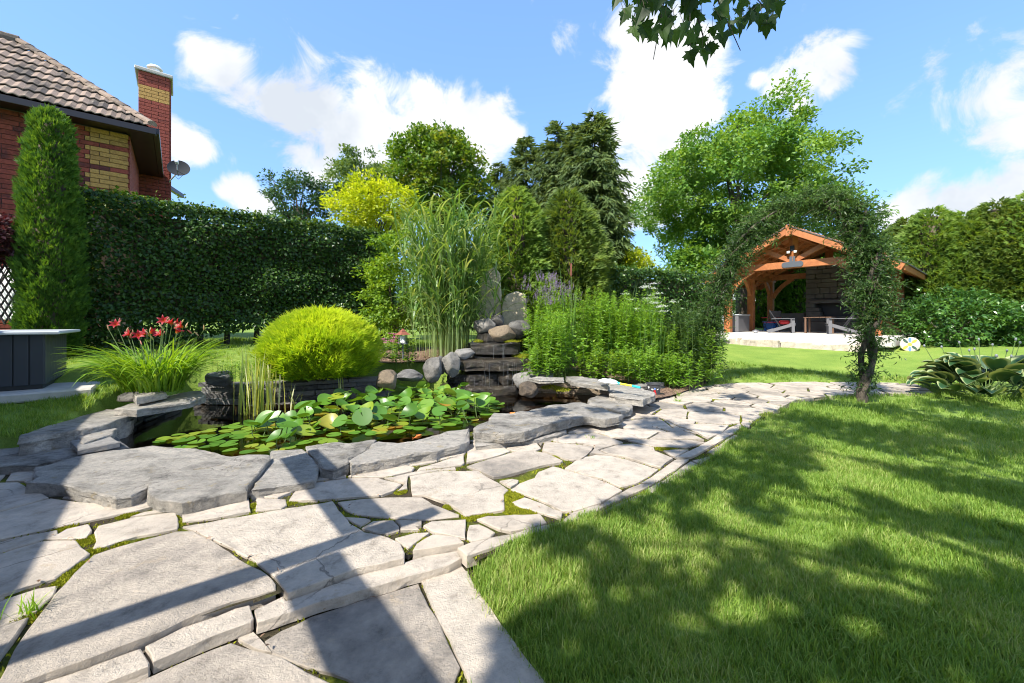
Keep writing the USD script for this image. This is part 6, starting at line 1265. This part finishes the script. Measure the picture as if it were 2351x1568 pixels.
# ---- maple overhead: its crown shades the lawn, one branch hangs into the top of the picture
r = np.random.default_rng(69); mo = np.array([2.6, -2.2, 0.]); t = thing('shade_maple', 'maple whose leafy branch hangs into the top of the picture', 'maple tree', mo)
MAT['lf_big'] = foliage('big_maple_leaf', [(.028, .065, .012), (.04, .085, .016), (.06, .115, .02)], rough=.4, trans=.25, tcol=(1.6, 1.6, .5))
SH = [(1760, 1000, .55), (1850, 960, .7), (1980, 990, .7), (2100, 1010, .8), (2220, 980, .8), (2330, 1020, .8), (2330, 950, .8), (2200, 930, .7), (2050, 940, .6), (1900, 920, .5), (1650, 1060, .35), (1590, 1030, .25), (1500, 970, .3), (1400, 960, .25), (1280, 965, .25), (1620, 940, .3), (1700, 910, .3), (1800, 1050, .4), (1560, 1130, .3), (1450, 1160, .25), (1660, 1110, .3), (1780, 1090, .3), (1750, 1170, .22), (1600, 1200, .2), (1350, 1240, .22), (1280, 1220, .15), (2080, 1170, .25), (2000, 1150, .2), (2240, 1200, .3), (2330, 1240, .35), (2150, 1090, .4), (2280, 1120, .4), (1420, 1300, .2), (1560, 1340, .22), (1700, 1300, .2), (1850, 1320, .25), (1950, 1370, .25), (1980, 1260, .15), (1300, 1400, .2), (1420, 1420, .22), (1550, 1460, .22), (1700, 1480, .2), (1850, 1460, .22), (2000, 1500, .25), (2150, 1450, .3), (2250, 1380, .3), (2330, 1340, .25), (1300, 1520, .22), (1450, 1540, .2), (1620, 1560, .2), (1800, 1560, .2), (2100, 1560, .25), (2300, 1520, .3), (2330, 1440, .25), (1170, 1440, .12), (1200, 1500, .15), (1330, 990, .2), (1560, 985, .22), (1450, 1010, .15), (1960, 905, .5), (2400, 900, .9), (2450, 1000, 1.0), (2450, 1150, .7)]
clr = np.array([s_[2] * (.78 if s_[1] > 1110 else 1) for s_ in SH]); zc_ = r.uniform(5.6, 7.4, len(SH)); gpt = np.array([P(x, y, .05) for x, y, _ in SH])     # leafy clumps of the crown, up the sun's rays from the shade they throw
cl = np.c_[gpt + SUN_H * (zc_ / math.tan(SUN_EL))[:, None], zc_]
def hidden(p): return (p[:, 1] < .05) | ((p[:, 2] - EYE) / np.maximum(p[:, 1], .05) > .86) | (np.abs(p[:, 0]) / np.maximum(p[:, 1], .05) > 1.4)
ok_ = hidden(cl); cl, clr = cl[ok_], clr[ok_]; mb = MB(); cnt_ = np.maximum(50, (480 * clr ** 1.35)).astype(int); c = np.repeat(cl, cnt_, 0); p = c + rdir(len(c), r) * r.uniform(0, 1, (len(c), 1)) ** .6 * np.repeat(clr * .95 + .02, cnt_)[:, None] * np.array([1, 1, .6]); p = p[hidden(p)]; n = len(p)
v, f, _ = leaf_arrays(p - mo, rdir(n, r) - UP * .3, UP + r.normal(0, .35, (n, 3)), r.uniform(.11, .17, n), r.uniform(.10, .15, n), .06); mb.add(v, f, np.repeat(r.uniform(0, 1, n), 4)); mb.build('crown', MAT['lf_big'], t)
tm = MB(); limbs(tm, (0, 0, -.2), (-.4, .5, 5.2), (cl - mo)[r.choice(len(cl), 22, False)], .2, r); tm.build('trunk', MAT['bark'], t, smooth=True)
br_ = UsdGeom.Xform.Define(stage, str(t.GetPath()) + '/hanging_branch').GetPrim()
LOBES = np.array([(0, 0), (.10, .03), (.33, -.06), (.26, .10), (.50, .22), (.38, .30), (.44, .42), (.24, .42), (.20, .60), (.11, .70), (0, 1.0), (-.12, .68), (-.19, .61), (-.25, .42), (-.44, .40), (-.37, .29), (-.49, .21), (-.26, .09), (-.32, -.05), (-.10, .03)])
LT = tri_poly(LOBES)
MAT['lf_hang'] = foliage('hanging_maple_leaf', [(.018, .042, .007), (.032, .068, .011), (.055, .105, .018)], rough=.5, trans=.4, spec=.3, tcol=(1.6, 1.6, .5))
def big_leaf(p, d_, nn, S):
    d_ = unit(d_); s = unit(np.cross(d_, nn)); nn = np.cross(s, d_); x, y = LOBES[:, 0], LOBES[:, 1]; return p + (s * x[:, None] + d_ * y[:, None] + nn * (.25 * np.abs(x) - .18 * y ** 2)[:, None]) * S, LT
hang = sg.Polygon([(1385, -70), (1400, 10), (1440, 60), (1450, 105), (1520, 95), (1570, 120), (1610, 150), (1640, 120), (1665, 85), (1730, 80), (1750, 105), (1790, 45), (1785, 0), (1700, 10), (1690, -70)])
P_ = []; tries = 0
while len(P_) < 118 and tries < 9000:
    tries += 1; q = (r.uniform(1380, 1800), r.uniform(-70, 155))
    if hang.contains(sg.Point(q)) and all(abs(q[0] - a_) + abs(q[1] - b_) > 14 for a_, b_ in P_): P_.append(q)
DB = 2.45; root = np.array([*Q(1560, DB), zat(-160, DB)])
tip3 = np.array([*Q(1625, DB), zat(120, DB)]); main = [np.array([1.9, .3, 5.2]), np.array([1.3, 1.4, 4.5]), root, np.array([*Q(1590, DB), zat(0, DB)]), tip3]
put('twig', *tube(np.array(main) - mo, [.035, .02, .010, .006, .003], 6), MAT['bark'], br_, smooth=True, tint=.3)
for e in [(1450, 70), (1760, 40), (1700, 70), (1500, 80)]:
    b_ = np.array([*Q(e[0], DB + r.normal(0, .15)), zat(e[1], DB)]); put('twig', *tube(np.array([root, (root + b_) / 2 + [0, 0, .05], b_]) - mo, [.008, .005, .0025], 5), MAT['bark'], br_, tint=.3)
for x, y in P_:
    d = DB + r.normal(0, .22); p = np.array([*Q(x, d), zat(y - 18, d)]); dn = np.array([r.normal(0, .45), r.normal(0, .35), -1]); nn = np.array([r.normal(0, .6), -1, r.normal(.2, .5)]); S = r.uniform(.07, .125)
    v, f = big_leaf(p, dn, nn, S); put('leaf', v - mo, f, MAT['lf_hang'], br_, tint=float(r.uniform(0, 1)))
    put('leaf_stem', *tube(np.array([p + [r.normal(0, .03), r.normal(0, .02), .07], p]) - mo, .0016, 3), MAT['twig'], br_)
# ---- moss and weeds in the joints
r = np.random.default_rng(70); n = 60000; pp = np.c_[r.uniform(-3.6, 4, n), r.uniform(1.4, 7, n)]; m = shapely.contains_xy(joints, pp[:, 0], pp[:, 1]) & (np.linalg.norm(pp, axis=1) < 7.2); pp = pp[m]
g = meshkit.fbm(np.c_[pp * 2.2, pp[:, :1] * 0 + 3], 3); pp = pp[g > .44]; low = shapely.contains_xy(terrace_zone, pp[:, 0], pp[:, 1]); k = len(pp)
v, f, _ = leaf_arrays(np.c_[pp, np.where(low, -.058, .026)], np.c_[r.normal(0, .6, (k, 2)), np.ones(k)], r.normal(size=(k, 3)), r.uniform(.014, .030, k), r.uniform(.008, .018, k)); tag(put('joint_moss', v, f, MAT['moss'], tint=np.repeat(r.uniform(.1, 1, k), 4), kind='stuff'), 'green moss growing in the joints of the stone path', 'moss')
cush = MB()
for crop_, q_ in (('A', [(440, 835, .07), (455, 815, .06), (660, 692, .06), (690, 685, .05), (375, 740, .07), (345, 755, .06), (900, 638, .07), (945, 690, .05), (945, 735, .05), (1140, 815, .05), (1195, 842, .05), (1270, 885, .04), (410, 958, .05), (345, 1004, .05), (325, 1045, .05), (500, 876, .06), (630, 838, .05), (560, 850, .05), (1060, 708, .05), (130, 1240, .06), (60, 1350, .07), (940, 1400, .04), (1450, 1300, .05)]), ('B', [(870, 490, .05), (925, 565, .06), (345, 575, .06), (350, 625, .05), (1490, 600, .10), (780, 584, .05), (1090, 600, .05), (1180, 645, .05), (1130, 780, .05), (1030, 820, .05), (310, 1415, .06), (480, 1480, .05), (620, 1545, .06), (150, 640, .05), (1290, 700, .06), (1370, 690, .06)]), ('C', [(690, 930, .12), (660, 985, .1), (720, 1050, .09), (400, 1090, .08), (830, 1045, .07), (1790, 585, .12), (1860, 595, .1), (1840, 690, .06), (1700, 680, .05), (1030, 650, .06), (2260, 270, .12), (2190, 230, .1), (1840, 410, .07)])):
    for x_, y_, r_ in q_:
        b_ = P(*conv[crop_](x_, y_), .03)
        if joints.buffer(.01).contains(sg.Point(b_)): moss_patch(cush, (b_[0], b_[1], .026 if not terrace_zone.contains(sg.Point(b_)) else -.058), r_ * .95, int(3600 * r_ * 3), r, .012, .4)
cd(cush.build('moss_cushions', MAT['moss'], None, kind='stuff'), label='plump bright moss cushions between the paving stones', category='moss')
n = 420; pp = np.c_[r.uniform(-3.2, 3, n), r.uniform(1.5, 6, n)]; pp = pp[shapely.contains_xy(joints.buffer(.05), pp[:, 0], pp[:, 1])]; k = len(pp)
v, f, _ = leaf_arrays(np.c_[pp, np.where(shapely.contains_xy(terrace_zone, pp[:, 0], pp[:, 1]), -.03, .058)], np.c_[r.normal(size=(k, 2)), r.normal(0, .2, k)], np.c_[r.normal(0, .4, (k, 2)), np.ones(k)], r.uniform(.015, .045, k), r.uniform(.006, .02, k), .1)
cd(put('leaf_litter', v, f, MAT['chip'], tint=np.repeat(r.uniform(0, 1, k), 4), kind='stuff'), label='dry brown leaf litter along the joints of the stone path', category='leaf litter')
def weed(label, x, y, n, L, seed):
    r = np.random.default_rng(seed); b = P(x, y, .03); t = thing('grass_tuft', label, 'grass tuft', (*b, .02)); v, f, m, s, _ = ribbons(np.c_[r.normal(0, .03, (n, 2)), np.zeros(n)], r.uniform(0, 6.28, n), r.uniform(.1, .5, n), r.uniform(.7, 1.7, n), L * r.uniform(.6, 1.2, n), .006, 5, r=r); put('blades', v, f, MAT['lf_lily'], t, tint=np.repeat(r.uniform(.3, 1, n), m), kind='stuff')
weed('grass tuft growing between slabs at the near left corner', 70, 1412, 34, .13, 1); weed('grass tuft in the joint near the bucket', 1555, 925, 40, .12, 2); weed('sparse grass blades in the path joint near the pitted boulder', 1360, 1010, 16, .09, 3); weed('grass tuft at the path edge under the shaded reeds', 1560, 912, 24, .16, 4)
# ---- lawn grass
MAT['blade'] = foliage('lawn_blade', [(.10, .20, .022), (.172, .288, .04), (.265, .37, .07), (.42, .435, .17)], rough=.5, trans=.4, spec=.25)
gi = UsdGeom.PointInstancer.Define(stage, '/World/lawn_grass'); cd(gi.GetPrim(), kind='stuff', label='mown green lawn grass on both sides of the stone path', category='grass')
protos = []
for k in range(9):
    r = np.random.default_rng(300 + k); n = 16; v, f, m, s, _ = ribbons(np.c_[r.normal(0, .02, (n, 2)), np.zeros(n)], r.uniform(0, 6.28, n), r.uniform(0, .5, n), r.uniform(.3, 1.5, n), r.uniform(.035, .075, n), r.uniform(.0025, .0045, n), 3, r=r)
    protos.append(put('grass_tuft', v, f, MAT['blade'], gi.GetPrim(), tint=np.repeat(np.clip(r.uniform(0, .8, n) + (.25 if k > 5 else 0), 0, 1), m)).GetPath())
r = np.random.default_rng(71); cop_u = so.unary_union([sg.Polygon(trace(p_, conv[c_], z_)).buffer(0) for c_, z_, th_, p_, l_ in COP])
hardscape = so.unary_union([path_fill, slab_union.buffer(.004), cop_u, pond.buffer(.25), bed2])
hardscape = hardscape.union(sg.Polygon([bp(-.3, -.3, 0)[:2], bp(BW + .5, -.3, 0)[:2], bp(BW + .5, BD + .3, 0)[:2], bp(-.3, BD + .3, 0)[:2]])).union(sg.Polygon([pv(-1.5, -1.3, 0)[:2], pv(6.2, -1.3, 0)[:2], pv(6.2, 6.1, 0)[:2], pv(-1.5, 6.1, 0)[:2]])); shapely.prepare(hardscape)
def scatter(dmin, dmax, dens):
    n = int(dens * (dmax ** 2 - dmin ** 2) * math.pi * .32); rr = np.sqrt(r.uniform(dmin ** 2, dmax ** 2, n)); az = r.uniform(-.98, .98, n); p = np.c_[np.sin(az) * rr, np.cos(az) * rr]; return p[~shapely.contains_xy(hardscape, p[:, 0], p[:, 1])]
rings = [(1.2, 3.2, 1500, 1.0), (3.2, 5.5, 700, 1.1), (5.5, 8.5, 260, 1.3), (8.5, 13, 70, 1.7)]
pts = np.vstack([scatter(a_, b_, c_) for a_, b_, c_, _ in rings]); sc = np.interp(np.linalg.norm(pts, axis=1), [2, 5, 8, 13], [1, 1.1, 1.3, 1.8]) * r.uniform(.75, 1.2, len(pts)); th = r.uniform(0, math.pi, len(pts))
sc = sc * (.75 + .5 * meshkit.noise(np.c_[pts * 2.1, pts[:, :1] * 0]))
gi.CreatePrototypesRel().SetTargets(protos); gi.CreateProtoIndicesAttr(Vt.IntArray.FromNumpy(np.where(meshkit.fbm(np.c_[pts * 1.3, pts[:, :1] * 0 + 5], 3) + r.normal(0, .06, len(pts)) > .63, r.integers(6, 9, len(pts)), r.integers(0, 6, len(pts))).astype(np.int32)))
gi.CreatePositionsAttr(Vt.Vec3fArray.FromNumpy(np.c_[pts, ground_z(pts) - .004].astype(np.float32))); gi.CreateScalesAttr(Vt.Vec3fArray.FromNumpy(np.repeat(sc[:, None], 3, 1).astype(np.float32)))
gi.CreateOrientationsAttr(Vt.QuathArray([Gf.Quath(float(math.cos(a_)), 0, 0, float(math.sin(a_))) for a_ in th]))
